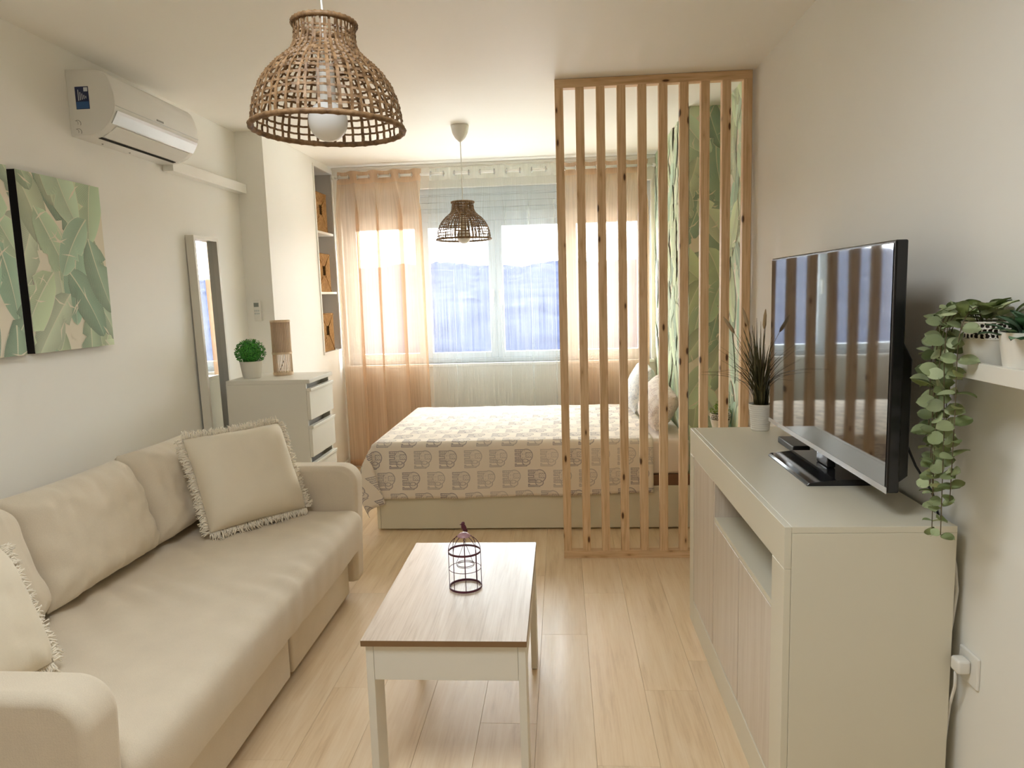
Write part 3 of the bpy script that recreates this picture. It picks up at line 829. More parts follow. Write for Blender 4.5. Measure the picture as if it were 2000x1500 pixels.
# ------------------------------------------------------------------ cushions and pillows
def pillow(name, BL, BR, TR, TL, thick, mat, parent=None, n=26, bow=0.05, pw=4, wr=0.006, seed=0, ex=0.5):
    BL, BR, TR, TL = map(Vector, (BL, BR, TR, TL))
    nrm = ((BR - BL).cross(TL - BL)).normalized()
    def mid(u, v_):
        uu = u * (1 - bow * (1 - v_ * v_) * abs(u)); vv = v_ * (1 - bow * (1 - u * u) * abs(v_))
        a, c = (uu + 1) / 2, (vv + 1) / 2
        return BL * (1 - a) * (1 - c) + BR * a * (1 - c) + TR * a * c + TL * (1 - a) * c
    def th(u, v_):
        e_ = max(0, (1 - abs(u) ** pw) * (1 - abs(v_) ** pw)) ** ex
        return thick / 2 * e_
    b = B(); idx = {}
    def q(t): return math.copysign(1 - (1 - abs(t)) ** 1.35, t)
    for sd in (1, -1):
        for i in range(n + 1):
            for j in range(n + 1):
                edge = i in (0, n) or j in (0, n)
                if edge and sd == -1: idx[(sd, i, j)] = idx[(1, i, j)]; continue
                u, v_ = q(2 * i / n - 1), q(2 * j / n - 1)
                P = mid(u, v_); t_ = th(u, v_)
                w = 0 if edge else wr * (nz(u * 2.2 + seed, v_ * 2.2, seed * 1.7) + 0.7 * nz(u * 6 + seed, v_ * 3.5, sd + seed)) + wr * 0.55 * max(0, abs(v_) - 0.25) * math.sin(u * 26 + 4 * nz(u * 3, v_ * 2, seed) + v_ * 5) * max(0, 0.3 + nz(u * 2.5, seed, 3))
                crease = 0
                if not edge:   # puckers running in from the corners
                    r_ = max(abs(u), abs(v_)); ca = abs(abs(u) - abs(v_)); crease = -wr * 1.3 * math.exp(-(ca / 0.12) ** 2) * r_ ** 3
                idx[(sd, i, j)] = b.bm.verts.new(P + nrm * sd * max(0, t_ + w + crease))
    for sd in (1, -1):
        for i in range(n):
            for j in range(n):
                f = [idx[(sd, i, j)], idx[(sd, i + 1, j)], idx[(sd, i + 1, j + 1)], idx[(sd, i, j + 1)]]
                try: b.bm.faces.new(f if sd == 1 else f[::-1])
                except ValueError: pass
    edge_pts = [mid(-1 + 2 * k / 60, -1) for k in range(60)] + [mid(1, -1 + 2 * k / 60) for k in range(60)] + [mid(1 - 2 * k / 60, 1) for k in range(60)] + [mid(-1, 1 - 2 * k / 60) for k in range(60)]
    ctr = mid(0, 0)
    return obj(name, b, mat, parent, True), edge_pts, ctr, nrm
def fringe(edge_pts, ctr, nrm, parent, seed, ln=0.024):
    rg = random.Random(seed); b = B(); n = len(edge_pts)
    for i in range(n):
        for k in range(4):
            f = rg.random(); p = edge_pts[i].lerp(edge_pts[(i + 1) % n], f)
            d = (p - ctr).normalized(); tng = (edge_pts[(i + 1) % n] - edge_pts[i]).normalized()
            out_ = (d - tng * d.dot(tng)).normalized()
            L = ln * rg.uniform(0.6, 1.3)
            mid_ = p + out_ * L * 0.5 + nrm * rg.uniform(-0.006, 0.010) + tng * rg.uniform(-0.006, 0.006)
            end = p + out_ * L + nrm * rg.uniform(-0.012, 0.012) + tng * rg.uniform(-0.012, 0.012) + Vector((0, 0, -0.003))
            b.tube([p, mid_, end], [0.0022, 0.0028, 0.0016], 4)
    o = obj('fringe', b, 'fringe', parent, True); o['kind'] = 'stuff'
    return o

# sofa
SY0, SY1 = 1.285, 3.335     # outer ends
AY0, AY1 = 1.405, 3.215     # inner faces of the arms
SXB, SXF = -2.012, -0.955
sofa = thing('sofa', 'beige linen three-seat sofa bed along the wall', 'sofa', ((SXB + SXF) / 2, (SY0 + SY1) / 2, 0))
def arm(y0, y1):
    R_ = 0.085; xf, zt = -0.984, 0.655; r_ = 0.026
    poly = [(-2.0, 0.075), (-1.6, 0.075), (-1.2, 0.075), (-1.03, 0.077), (-1.008, 0.085), (-1.002, 0.11), (-0.998, 0.25), (-0.990, 0.42)]
    poly += [(xf - R_ + R_ * math.cos(a), zt - 0.003 - R_ + R_ * math.sin(a)) for a in [PI / 2 * k / 10 for k in range(11)]]
    poly += [(-1.16, zt - 0.001), (-1.4, zt), (-1.7, zt), (-2.0, zt)]
    P = [Vector((p[0], 0, p[1])) for p in poly]; n = len(P); nrm = []
    for k in range(n):
        e0 = (P[k] - P[k - 1]).normalized(); e1 = (P[(k + 1) % n] - P[k]).normalized()
        n0, n1 = Vector((-e0.z, 0, e0.x)), Vector((-e1.z, 0, e1.x)); m_ = (n0 + n1).normalized()
        nrm.append(m_ / max(0.5, m_.dot(n0)))
    b = B(); loops = []
    for k in range(7):
        t_ = PI / 2 * k / 6; loops.append((r_ * (1 - math.sin(t_)), y0 + r_ * (1 - math.cos(t_))))
    loops += [(d, y0 + y1 - y) for d, y in reversed(loops)]
    rings = [[b.bm.verts.new(P[k] + nrm[k] * d + Vector((0, y, 0))) for k in range(n)] for d, y in loops]
    for ra, rb in zip(rings, rings[1:]):
        for k in range(n): b.bm.faces.new((ra[k], ra[(k + 1) % n], rb[(k + 1) % n], rb[k]))
    b.bm.faces.new(rings[0][::-1]); b.bm.faces.new(rings[-1])
    o_ = obj('armrest', b, 'sofa_linen', sofa, True)
    wn_ = o_.modifiers.new('normals', 'WEIGHTED_NORMAL'); wn_.weight = 90
    return o_
arm(SY0, AY0 - 0.002); arm(AY1 + 0.002, SY1)
# seat mattress
b = B(); NX, NYS = 60, 110
def seat_pt(i, j):
    y = AY0 + (AY1 - AY0) * j / NYS
    # profile from rear top to lower front edge
    t_ = i / NX; X0s, X1s, zt, zb_, R_ = -1.86, SXF, 0.452, 0.245, 0.055
    l1 = (X1s - R_) - X0s; l2 = PI / 2 * R_; l3 = (zt - R_) - zb_ - 0.02; tot = l1 + l2 + l3; d = t_ * tot
    if d < l1: x, z = X0s + d, zt; nx, nz_ = 0, 1
    elif d < l1 + l2:
        a = (d - l1) / R_; x, z = X1s - R_ + R_ * math.sin(a), zt - R_ + R_ * math.cos(a); nx, nz_ = math.sin(a), math.cos(a)
    else: x, z = X1s - 0.018 * ((d - l1 - l2) / l3) ** 2, zt - R_ - (d - l1 - l2); nx, nz_ = 1, 0
    e_ = min(j, NYS - j) / NYS * (AY1 - AY0)
    rnd_ = -0.022 * max(0, 1 - e_ / 0.05) ** 2
    cy_ = (y - 2.30) / 0.55; wr_ = math.exp(-cy_ * cy_)
    w = 0.012 * (1 if nz_ > 0.7 else 0.25) * math.sin((x * 0.55 + y) * 46 + 5 * nz(x * 2, y * 2, 3)) * wr_ * max(0, nz(x * 3 + 4, y * 2.2, 1) + 0.35) + 0.006 * nz(x * 2.5, y * 2.5, 9) + 0.002 * nz(x * 9, y * 7, 2)
    sag = -0.008 * math.sin(PI * j / NYS) * (1 if nz_ > 0.5 else 0)
    return Vector((x + nx * (w + rnd_), y, z + nz_ * (w + rnd_ + sag)))
rows = [[b.bm.verts.new(seat_pt(i, j)) for i in range(NX + 1)] for j in range(NYS + 1)]
for j in range(NYS):
    for i in range(NX): b.bm.faces.new((rows[j][i], rows[j][i + 1], rows[j + 1][i + 1], rows[j + 1][i]))
for j in (0, NYS):     # close the ends and underside
    lo = b.bm.verts.new((-1.86, rows[j][0].co.y, 0.245)); rows[j].append(lo)
    b.bm.faces.new(rows[j])
b.bm.faces.new([rows[0][NX], rows[0][NX + 1], rows[NYS][NX + 1]] + [rows[j][NX] for j in range(NYS, 0, -1)])
obj('seat_cushion', b, 'sofa_linen', sofa, True, 60)
ysplit = 2.47
for a, c in ((AY0 - 0.06, ysplit - 0.0125), (ysplit + 0.0125, AY1 + 0.06)):
    a2, c2 = max(a, AY0 + 0.002), min(c, AY1 - 0.002)
    obj('front_panel', B().box(-1.09, -1.045, a2, c2, 0.03, 0.232, 0.010, 3), 'sofa_linen', sofa, True, 50)
obj('slit_dark_strip', B().box(-1.088, -1.062, ysplit - 0.012, ysplit + 0.012, 0.032, 0.23), 'black_canvas', sofa)  # black strip put in so the slit between panels reads dark
obj('base_frame', B().box(-1.98, -1.10, AY0 + 0.003, AY1 - 0.003, 0.035, 0.24), 'sofa_linen', sofa)
obj('backrest', B().box(SXB, -1.865, AY0 + 0.001, AY1 - 0.001, 0.035, 0.67, 0.03, 4), 'sofa_linen', sofa, True, 50)
for x in (-1.10, -1.93):
    for y in (SY0 + 0.06, ysplit, SY1 - 0.06):
        obj('foot', B().lathe([(0.018, 0), (0.022, 0.034)], 14, (x + (0.0 if y != ysplit else -0.03), y, 0)) if y == ysplit else B().lathe([(0.018, 0), (0.022, 0.075)], 14, (x, y, 0)), 'black_plastic', sofa, True, 40)
CUSH = [(1.425, 2.055, 'beige linen back cushion behind the cream pillow next to the near armrest', 1),
        (2.06, 2.675, 'beige linen back cushion in the middle of the sofa', 2),
        (2.68, 3.212, 'beige linen back cushion behind the fringed pillow by the far armrest', 3)]
for y0, y1, lb, sd in CUSH:
    o, *_ = pillow('back_cushion', (-1.665, y0, 0.462), (-1.665, y1, 0.462), (-1.795, y1 + 0.0, 0.83), (-1.795, y0 + 0.0, 0.84), 0.225, 'cushion_linen', None, 40, 0.03, 5, 0.013, sd * 3.1, ex=0.42)
    tag(o, lb, 'cushion')
# throw pillows
t_ = thing('throw_pillow', 'cream square pillow with ragged fringe leaning at the far end of the sofa', 'pillow', (-1.40, 2.98, 0.45))
o, ep, ct, nm = pillow('cover', (-1.490, 2.785, 0.478), (-1.205, 3.140, 0.478), (-1.345, 3.225, 0.868), (-1.635, 2.890, 0.862), 0.20, 'cream_cotton', t_, 28, 0.04, 4, 0.006, 4.4)
fringe(ep, ct, nm, t_, 4, 0.031)
t_ = thing('throw_pillow', 'cream pillow with fringe leaning beside the near armrest of the sofa', 'pillow', (-1.50, 1.6, 0.45))
o, ep, ct, nm = pillow('cover', (-1.445, 1.445, 0.482), (-1.400, 1.735, 0.482), (-1.540, 1.765, 0.80), (-1.590, 1.455, 0.80), 0.15, 'cream_cotton', t_, 28, 0.03, 4, 0.006, 8.1)
fringe(ep, ct, nm, t_, 6, 0.028)
# bed pillows
o, *_ = pillow('bed_pillow', (0.50, 4.98, 0.575), (0.50, 5.44, 0.575), (0.62, 5.46, 0.905), (0.62, 4.96, 0.895), 0.17, 'slip_blue', None, 24, 0.04, 3, 0.008, 2.2)
tag(o, 'pale blue flowered pillow propped at the head of the bed by the window', 'pillow')
o, *_ = pillow('bed_pillow', (0.565, 4.33, 0.575), (0.525, 4.83, 0.585), (0.655, 4.85, 0.875), (0.695, 4.36, 0.79), 0.18, 'slip_tan', None, 24, 0.04, 3, 0.010, 5.7)
tag(o, 'pale pink flowered pillow propped at the head of the bed behind the pine slats', 'pillow')

# ------------------------------------------------------------------ coffee table
TX0, TX1, TY0, TY1, TZ = -0.593, -0.116, 1.887, 2.688, 0.470
tab = thing('coffee_table', 'white coffee table with a greyish wood top on the laminate floor', 'table', ((TX0 + TX1) / 2, (TY0 + TY1) / 2, 0))
tt = obj('tabletop', B().box(TX0, TX1, TY0, TY1, TZ - 0.0185, TZ, 0.0006, 1), 'ash_top', tab)
tt.data.materials.append(M['ash_edge'])
for f in tt.data.polygons:
    if abs(f.normal.z) < 0.5: f.material_index = 1
zl = TZ - 0.0187
for x0, x1 in ((TX0 + 0.011, TX0 + 0.033), (TX1 - 0.026, TX1 - 0.004)):
    for y0, y1 in ((TY0 + 0.010, TY0 + 0.112), (TY1 - 0.112, TY1 - 0.010)):
        lg = obj('leg', B().box(x0, x1, y0, y1, 0.003, zl, 0.001, 1), 'white_board', tab)
        obj('foot_pad', B().box(x0 + 0.002, x1 - 0.002, y0 + 0.004, y1 - 0.004, 0.0, 0.003), 'black_plastic', lg)
for y0, y1 in ((TY0 + 0.0105, TY0 + 0.0265), (TY1 - 0.0265, TY1 - 0.0105)):
    obj('apron', B().box(TX0 + 0.0338, TX1 - 0.0268, y0, y1, 0.345, zl, 0.001, 1), 'white_board', tab)
for x0, x1 in ((TX0 + 0.013, TX0 + 0.029), (TX1 - 0.022, TX1 - 0.006)):
    obj('apron', B().box(x0, x1, TY0 + 0.1125, TY1 - 0.1125, 0.345, zl, 0.001, 1), 'white_board', tab)

# birdcage lantern on the table
cx, cy, cz = -0.338, 2.262, TZ
cage = thing('birdcage', 'small dark red wire birdcage ornament on the coffee table', 'ornament', (cx, cy, cz))
R_ = 0.0535
obj('base_ring', B().lathe([(R_ - 0.0012, 0), (R_ + 0.0016, 0), (R_ + 0.0016, 0.007), (R_ - 0.0012, 0.007), (R_ - 0.0012, 0)], 40, (cx, cy, cz), cap=False), 'burgundy', cage, True, 40)
obj('upper_ring', B().lathe([(R_ - 0.0010, 0.122), (R_ + 0.0016, 0.122), (R_ + 0.0016, 0.129), (R_ - 0.0010, 0.129), (R_ - 0.0010, 0.122)], 40, (cx, cy, cz), cap=False), 'burgundy', cage, True, 40)
obj('middle_ring', B().ring((cx, cy, cz + 0.067), R_, 0.0011, 40, 6), 'burgundy', cage, True)
for k in range(8):
    a = 2 * PI * k / 8 + 0.16; dx, dy = math.cos(a), math.sin(a)
    pts = [(cx + dx * R_, cy + dy * R_, cz + 0.002), (cx + dx * R_, cy + dy * R_, cz + 0.125)]
    for i in range(1, 9):
        t_ = i / 8 * PI / 2 * 0.93; r_ = R_ * math.cos(t_); pts.append((cx + dx * r_, cy + dy * r_, cz + 0.127 + 0.054 * math.sin(t_)))
    obj('wire', B().tube(pts, 0.0012, 6), 'burgundy', cage, True)
obj('cap', B().lathe([(0.0225, 0.176), (0.021, 0.180), (0.014, 0.186), (0.006, 0.189)], 20, (cx, cy, cz)), 'burgundy_pale', cage, True, 50)
hook = B().tube([(cx + 0.002, cy, cz + 0.18), (cx + 0.002, cy, cz + 0.166)], 0.0009, 6)
hook.ring((cx + 0.002, cy, cz + 0.162), 0.004, 0.0008, 14, 5, 'y')
for k in (-1, 1): hook.tube([(cx + 0.002, cy, cz + 0.158), (cx + k * 0.029, cy, cz + 0.082)], 0.0009, 6)
obj('hanger', hook, 'burgundy', cage, True)
obj('candle_ring', B().ring((cx + 0.002, cy, cz + 0.081), 0.030, 0.0012, 30, 6).ring((cx + 0.002, cy, cz + 0.076), 0.0285, 0.0010, 30, 6), 'burgundy', cage, True)
bz = cz + 0.189
bird = B()
bird.tube([(cx + 0.011, cy + 0.004, bz + 0.002), (cx + 0.004, cy + 0.002, bz + 0.010), (cx, cy, bz + 0.019), (cx - 0.002, cy, bz + 0.027), (cx - 0.003, cy, bz + 0.033)], [0.003, 0.0075, 0.0085, 0.0062, 0.003], 10)
bird.sphere((cx - 0.001, cy - 0.001, bz + 0.031), 0.0062, 10, 8)
bird.tube([(cx - 0.005, cy - 0.002, bz + 0.030), (cx - 0.013, cy - 0.005, bz + 0.0275)], [0.0025, 0.0004], 6)
obj('bird', bird, 'burgundy', cage, True)

# ------------------------------------------------------------------ television cabinet
KX0, KX1, KY0, KY1, KZ = 0.540, 0.950, 1.735, 3.030, 0.850
cab = thing('sideboard', 'long cream sideboard with washed oak doors under the television', 'sideboard', ((KX0 + KX1) / 2, (KY0 + KY1) / 2, 0))
ft = 0.017     # thickness of the front frame
obj('top_panel', B().box(KX0 + ft + 0.0005, KX1, KY0, KY1, KZ - 0.016, KZ, 0.0008, 1), 'cream', cab)
obj('front_rail', B().box(KX0, KX0 + ft, KY0, KY1, 0.742, KZ, 0.0008, 1), 'cream', cab)
obj('front_stile', B().box(KX0, KX0 + ft, KY0, 1.836, 0.0, 0.7415, 0.0008, 1), 'cream', cab)
obj('front_stile', B().box(KX0, KX0 + ft, 2.952, KY1, 0.0, 0.7415, 0.0008, 1), 'cream', cab)
obj('plinth_rail', B().box(KX0, KX0 + ft, 1.8365, 2.9515, 0.0, 0.108, 0.0008, 1), 'cream', cab)
obj('side_panel', B().box(KX0 + ft + 0.0008, KX1, KY0, KY0 + 0.018, 0.0, KZ - 0.0165, 0.0008, 1), 'cream', cab)
obj('side_panel', B().box(KX0 + ft + 0.0008, KX1, KY1 - 0.018, KY1, 0.0, KZ - 0.0165, 0.0008, 1), 'cream', cab)
obj('back_panel', B().box(KX1 - 0.006, KX1 - 0.001, KY0 + 0.0185, KY1 - 0.0185, 0.02, KZ - 0.0165), 'cream', cab)
obj('divider', B().box(KX0 + 0.004, KX1 - 0.0065, 2.553, 2.569, 0.1085, KZ - 0.0168), 'washed_oak', cab)
obj('niche_shelf', B().box(KX0 + 0.004, KX1 - 0.0065, 1.8368, 2.5525, 0.594, 0.610), 'cream', cab)
obj('bottom_panel', B().box(KX0 + ft + 0.001, KX1 - 0.0065, KY0 + 0.0185, KY1 - 0.0185, 0.09, 0.106), 'cream', cab)
for y0, y1, z1 in ((2.5735, 2.9490, 0.7390), (2.1985, 2.5490, 0.5915), (1.8400, 2.1905, 0.5915)):
    obj('door', B().box(KX0 + 0.003, KX0 + 0.017, y0, y1, 0.1095, z1, 0.0008, 1), 'washed_oak', cab)

# television
tv = thing('television', 'flat screen television on a black stand reflecting the pine slats', 'television', (0.815, 2.29, KZ))
TVX = 0.802
Ya, Yb, Za, Zb = 1.785, 2.795, 0.918, 1.543
tvp = obj('casing', B().box(TVX + 0.0005, TVX + 0.030, Ya, Yb, Za, Zb, 0.004, 2), 'lcd_frame', tv)
obj('screen', B().box(TVX - 0.0012, TVX + 0.0003, Ya + 0.010, Yb - 0.008, Za + 0.016, Zb - 0.008), 'screen', tv)
obj('bezel', B().box(TVX - 0.0020, TVX + 0.0002, Ya, Yb, Za - 0.001, Za + 0.0155, 0.0004, 1), 'silver_plastic', tv)
obj('rear_bulge', B().prism([(TVX + 0.0305, Za - 0.004 + 0.0), (TVX + 0.075, Za + 0.03), (TVX + 0.075, Za + 0.33), (TVX + 0.0305, Za + 0.42)], 'y', Ya + 0.05, Yb - 0.05, 0.006), 'black_plastic', tv)
obj('neck', B().box(TVX + 0.022, TVX + 0.048, 2.24, 2.34, KZ + 0.018, Za + 0.03, 0.005), 'black_gloss', tv)
obj('base_plate', B().prism([(0.716, 0.004), (0.722, 0.010), (0.80, 0.018), (0.90, 0.018), (0.915, 0.008), (0.915, 0.0), (0.716, 0.0)], 'y', 2.10, 2.50, 0.002), 'black_gloss', tv)
for c in [c for c in tv.children if c.name.startswith('base_plate')]: c.location.z = 0
tag(obj('media_box', B().box(0.812, 0.872, 2.535, 2.715, KZ, KZ + 0.024, 0.004), 'black_plastic'), 'small black media box on the sideboard behind the television stand', 'media box')
tag(obj('power_cable', B().tube([(TVX + 0.0785, 1.90, 1.06), (0.895, 1.90, 1.03), (0.925, 1.90, 0.96), (0.950, 1.86, 0.90), (0.9635, 1.85, 0.84), (0.9635, 1.84, 0.6), (0.9635, 1.86, 0.3)], 0.0032, 8), 'black_plastic', None, True), 'black television cable running down behind the sideboard', 'cable')
# socket, plug and white cable at the near end of the cabinet
tag(obj('wall_socket', B().box(XR - 0.008, XR, 1.662, 1.742, 0.465, 0.545, 0.003), 'white_plastic'), 'white wall socket low on the wall beside the sideboard', 'socket')
pg = thing('plug_lead', 'white plug and lead in the socket beside the sideboard', 'cable', (XR - 0.02, 1.70, 0.3))
obj('plug', B().box(XR - 0.040, XR - 0.0085, 1.685, 1.722, 0.492, 0.528, 0.007, 3), 'white_plastic', pg, True, 50)
obj('lead', B().tube([(XR - 0.035, 1.704, 0.492), (XR - 0.030, 1.712, 0.45), (XR - 0.022, 1.745, 0.38), (XR - 0.016, 1.765, 0.30), (XR - 0.016, 1.775, 0.20), (XR - 0.02, 1.78, 0.012)], 0.0035, 8), 'white_plastic', pg, True)
tag(obj('extension_lead', B().tube([(XR - 0.016, 1.80, 0.80), (XR - 0.015, 1.765, 0.74), (XR - 0.015, 1.752, 0.68), (XR - 0.015, 1.765, 0.60), (XR - 0.016, 1.78, 0.52), (XR - 0.016, 1.775, 0.42), (XR - 0.016, 1.80, 0.30)], 0.0045, 8), 'white_plastic', None, True), 'white cable loop hanging between sideboard and wall', 'cable')

# ------------------------------------------------------------------ potted ornamental grass on the cabinet
gx, gy, gz = 0.812, 2.955, KZ
gp = thing('potted_grass', 'ornamental grass in a ribbed white pot on the sideboard', 'plant', (gx, gy, gz))
prof = [(0.033, 0)]
for k in range(12):
    z = 0.004 + k * 0.0088; r_ = 0.036 + 0.011 * (z / 0.112)
    prof += [(r_, z), (r_ + 0.0009, z + 0.003), (r_ + 0.0009, z + 0.006), (r_, z + 0.0084)]
prof += [(0.0485, 0.112), (0.0455, 0.112), (0.044, 0.10)]
obj('pot', B().lathe(prof, 36, (gx, gy, gz)), 'pot_white', gp, True, 40)
obj('soil', B().lathe([(0.0435, 0.1003), (0.0435, 0.1035)], 24, (gx, gy, gz)), 'soil', gp)
rg = random.Random(12)
for k in range(95):
    a = rg.uniform(0, 2 * PI); lean = rg.random() ** 1.3; L = rg.uniform(0.20, 0.38) * (1 - 0.18 * lean); r0 = rg.uniform(0, 0.03)
    dx, dy = math.cos(a), math.sin(a); pts = []
    if dx > 0.2 and lean > 0.5: lean *= 0.55
    for i in range(8):
        t_ = i / 7; rad = r0 + L * (0.12 * lean + 0.02) * t_ + L * 0.78 * lean * t_ ** 2.2
        zz = L * t_ * (1 - 0.25 * lean * t_)
        if lean > 0.85: zz -= L * 0.22 * t_ ** 3
        pts.append((gx + dx * rad, gy + dy * rad, gz + 0.103 + zz))
    w0 = rg.uniform(0.0055, 0.0090)
    obj('blade', B().tube(pts, 0, flat=(lambda t_, w0=w0: w0 * (1 - t_) ** 0.55 + 0.0007, 0.0006, lambda p, a=a: Vector((math.cos(a), math.sin(a), 0.35)))), 'grass_blade', gp, True)
for a, ln, hh in ((2.9, 0.125, 0.33), (2.3, 0.075, 0.36), (0.9, 0.03, 0.35), (-0.5, 0.115, 0.34), (0.25, 0.10, 0.37)):
    dx, dy = math.cos(a), math.sin(a)
    pts = [(gx + dx * ln * t_ ** 1.8, gy + dy * ln * t_ ** 1.8, gz + 0.103 + hh * t_) for t_ in [i / 8 for i in range(9)]]
    st = obj('stalk', B().tube(pts, 0.0011, 5), 'seed_head', gp, True)
    e0 = Vector(pts[-1]); d = (e0 - Vector(pts[-2])).normalized()
    obj('seed_head', B().tube([e0 - d * 0.035, e0 - d * 0.02, e0 + d * 0.02, e0 + d * 0.045], [0.003, 0.0075, 0.0065, 0.0015], 8), 'seed_head', st, True)

# ------------------------------------------------------------------ wall shelf with two pots
tag(obj('picture_ledge', B().box(0.8765, XR, 0.56, 1.66, 1.234, 1.246, 0.001).box(0.862, 0.876, 0.56, 1.66, 1.234, 1.2695, 0.0012), 'white_board'), 'narrow white wall shelf with a raised lip above the sideboard', 'shelf')
def lace_pot(px, py, pz, R0, R1, hh, parent, band=True):
    b = B().lathe([(R0, 0), (R1, hh * 0.62), (R1 * 1.01, hh * 0.64)] if band else [(R0, 0), (R1, hh), (R1 - 0.004, hh), (R1 - 0.006, hh - 0.02)], 32, (px, py, pz))
    obj('pot', b, 'pot_white', parent, True, 40)
    if band:     # pierced scroll band
        b = B(); n = 34
        b.ring((px, py, pz + hh * 0.655), R1 * 1.0, 0.0018, 40, 6); b.ring((px, py, pz + hh * 0.985), R1 * 1.02, 0.0018, 40, 6)
        rg = random.Random(int(px * 1000))
        for k in range(n):
            a = 2 * PI * k / n
            for zc in (0.72, 0.82, 0.92):
                aa = a + (0.5 if zc == 0.82 else 0) * 2 * PI / n; pts = []
                rr = hh * rg.uniform(0.045, 0.058); st_ = rg.uniform(0, 2 * PI)
                for i in range(9):
                    q_ = st_ + i * PI * 1.5 / 8
                    ang = aa + rr * math.cos(q_) / R1; pts.append((px + R1 * 1.01 * math.cos(ang), py + R1 * 1.01 * math.sin(ang), pz + hh * zc + rr * math.sin(q_)))
                b.tube(pts, 0.0015, 5)
        o = obj('lace_band', b, 'pot_white', parent, True); o['kind'] = 'stuff'
        obj('inner_pot', B().lathe([(R1 * 0.93, hh * 0.645), (R1 * 0.95, hh * 0.93)], 28, (px, py, pz)), 'soil', parent, True, 40)

def leaf_mesh(name, L, W, cup, mat):
    b = B(); n = 8
    vs = []; fs = []
    for i in range(n + 1):
        t_ = i / n; w = W / 2 * math.sin(PI * min(1, 0.04 + 0.96 * t_)) ** 0.6 if 0 < i < n else 0.0004
        z = -cup * (t_ - 0.5) ** 2 * 4 * L * 0.12
        for s_, zz in ((-1, cup * 0.10 * W), (0, 0), (1, cup * 0.10 * W)): vs.append((t_ * L, s_ * w, z + zz))
    for i in range(n):
        for k in (0, 1): fs.append((i * 3 + k, i * 3 + k + 1, i * 3 + k + 4, i * 3 + k + 3))
    b.raw(vs, fs)
    bm = b.bm; me = bpy.data.meshes.new(name)
    r = bmesh.ops.solidify(bm, geom=bm.faces[:], thickness=0.0007)
    bm.to_mesh(me); bm.free(); me.polygons.foreach_set('use_smooth', [True] * len(me.polygons)); me.materials.append(M[mat]); return me

p1 = thing('trailing_plant', 'white lace-rimmed pot with trailing eucalyptus hanging over the end of the wall shelf', 'plant', (0.920, 1.592, 1.2462))
lace_pot(0.920, 1.592, 1.2462, 0.043, 0.054, 0.108, p1)
lm = leaf_mesh('leaf', 0.039, 0.030, 1.0, 'eucalyptus')
rg = random.Random(31)
def put_leaf(P, d, up, parent, me, sc):
    x_ = Vector(d).normalized(); z_ = Vector(up); y_ = z_.cross(x_)
    if y_.length < 1e-4: y_ = x_.orthogonal()
    y_.normalize(); z_ = x_.cross(y_)
    q_ = Matrix((x_, y_, z_)).transposed().to_quaternion()
    o = bpy.data.objects.new('leaf', me); link(o, parent, Vector(P)); o.rotation_mode = 'QUATERNION'; o.rotation_quaternion = q_; o.scale = (sc, sc, sc)
strands = [ # end point x,y, bottom z, start angle
    (0.838, 1.560, 0.965, 3.6), (0.832, 1.600, 0.880, 3.3), (0.836, 1.620, 0.868, 3.0), (0.845, 1.655, 0.925, 2.7),
    (0.868, 1.700, 0.960, 2.3), (0.900, 1.755, 0.945, 1.9), (0.880, 1.732, 1.06, 2.1), (0.850, 1.680, 1.10, 2.5), (0.930, 1.775, 1.10, 1.6), (0.915, 1.735, 1.18, 1.75)]
for ex, ey, ez, sa_ in strands:
    s0 = Vector((0.920 + 0.03 * math.cos(sa_), 1.592 + 0.03 * math.sin(sa_), 1.345))
    k1 = Vector((0.920 + 0.055 * math.cos(sa_), 1.592 + 0.065 * math.sin(sa_), 1.385)); k2 = Vector((ex, ey, 1.33)); k3 = Vector((ex + rg.uniform(-.006, .006), ey + rg.uniform(-.01, .01), (1.33 + ez) / 2)); k4 = Vector((ex + rg.uniform(-.004, .004), ey + rg.uniform(-.012, .012), ez))
    ctl = [s0, k1, k2, k3, k4]; pts = []
    for i in range(4):
        a, b_, c, d = ctl[max(0, i - 1)], ctl[i], ctl[i + 1], ctl[min(4, i + 2)]
        for k in range(8):
            t_ = k / 8; pts.append(0.5 * ((2 * b_) + (c - a) * t_ + (2 * a - 5 * b_ + 4 * c - d) * t_ ** 2 + (3 * b_ - a - 3 * c + d) * t_ ** 3))
    pts.append(k4)
    obj('stem', B().tube(pts, 0.0011, 5), 'vine_stem', p1, True)
    tot = sum((pts[i + 1] - pts[i]).length for i in range(len(pts) - 1)); nl = int(tot / 0.034); az = rg.uniform(0, 6)
    for j in range(1, nl + 1):
        dist = tot * j / nl; i = 0
        while i < len(pts) - 2 and dist > (pts[i + 1] - pts[i]).length: dist -= (pts[i + 1] - pts[i]).length; i += 1
        P = pts[i] + (pts[i + 1] - pts[i]).normalized() * dist; az += 1.57 + rg.uniform(-0.4, 0.4)
        for kk in (0, PI):
            a = az + kk; d = Vector((math.cos(a), math.sin(a), rg.uniform(-0.25, 0.45)))
            if P.x + 0.03 * d.x > XR - 0.012: d.x = -abs(d.x)
            put_leaf(P, d, (rg.uniform(-1, 0.4), rg.uniform(-1.1, 0.3), 0.55), p1, lm, rg.uniform(0.7, 1.15) * (0.75 if j > nl - 3 else 1))
for k in range(22):
    a = rg.uniform(0, 2 * PI); r_ = rg.uniform(0.0, 0.05); P = Vector((0.915 + r_ * math.cos(a), 1.592 + r_ * math.sin(a), rg.uniform(1.35, 1.385)))
    put_leaf(P, (math.cos(a), math.sin(a), rg.uniform(0, 0.8)), (0, 0, 1), p1, lm, rg.uniform(0.9, 1.3))

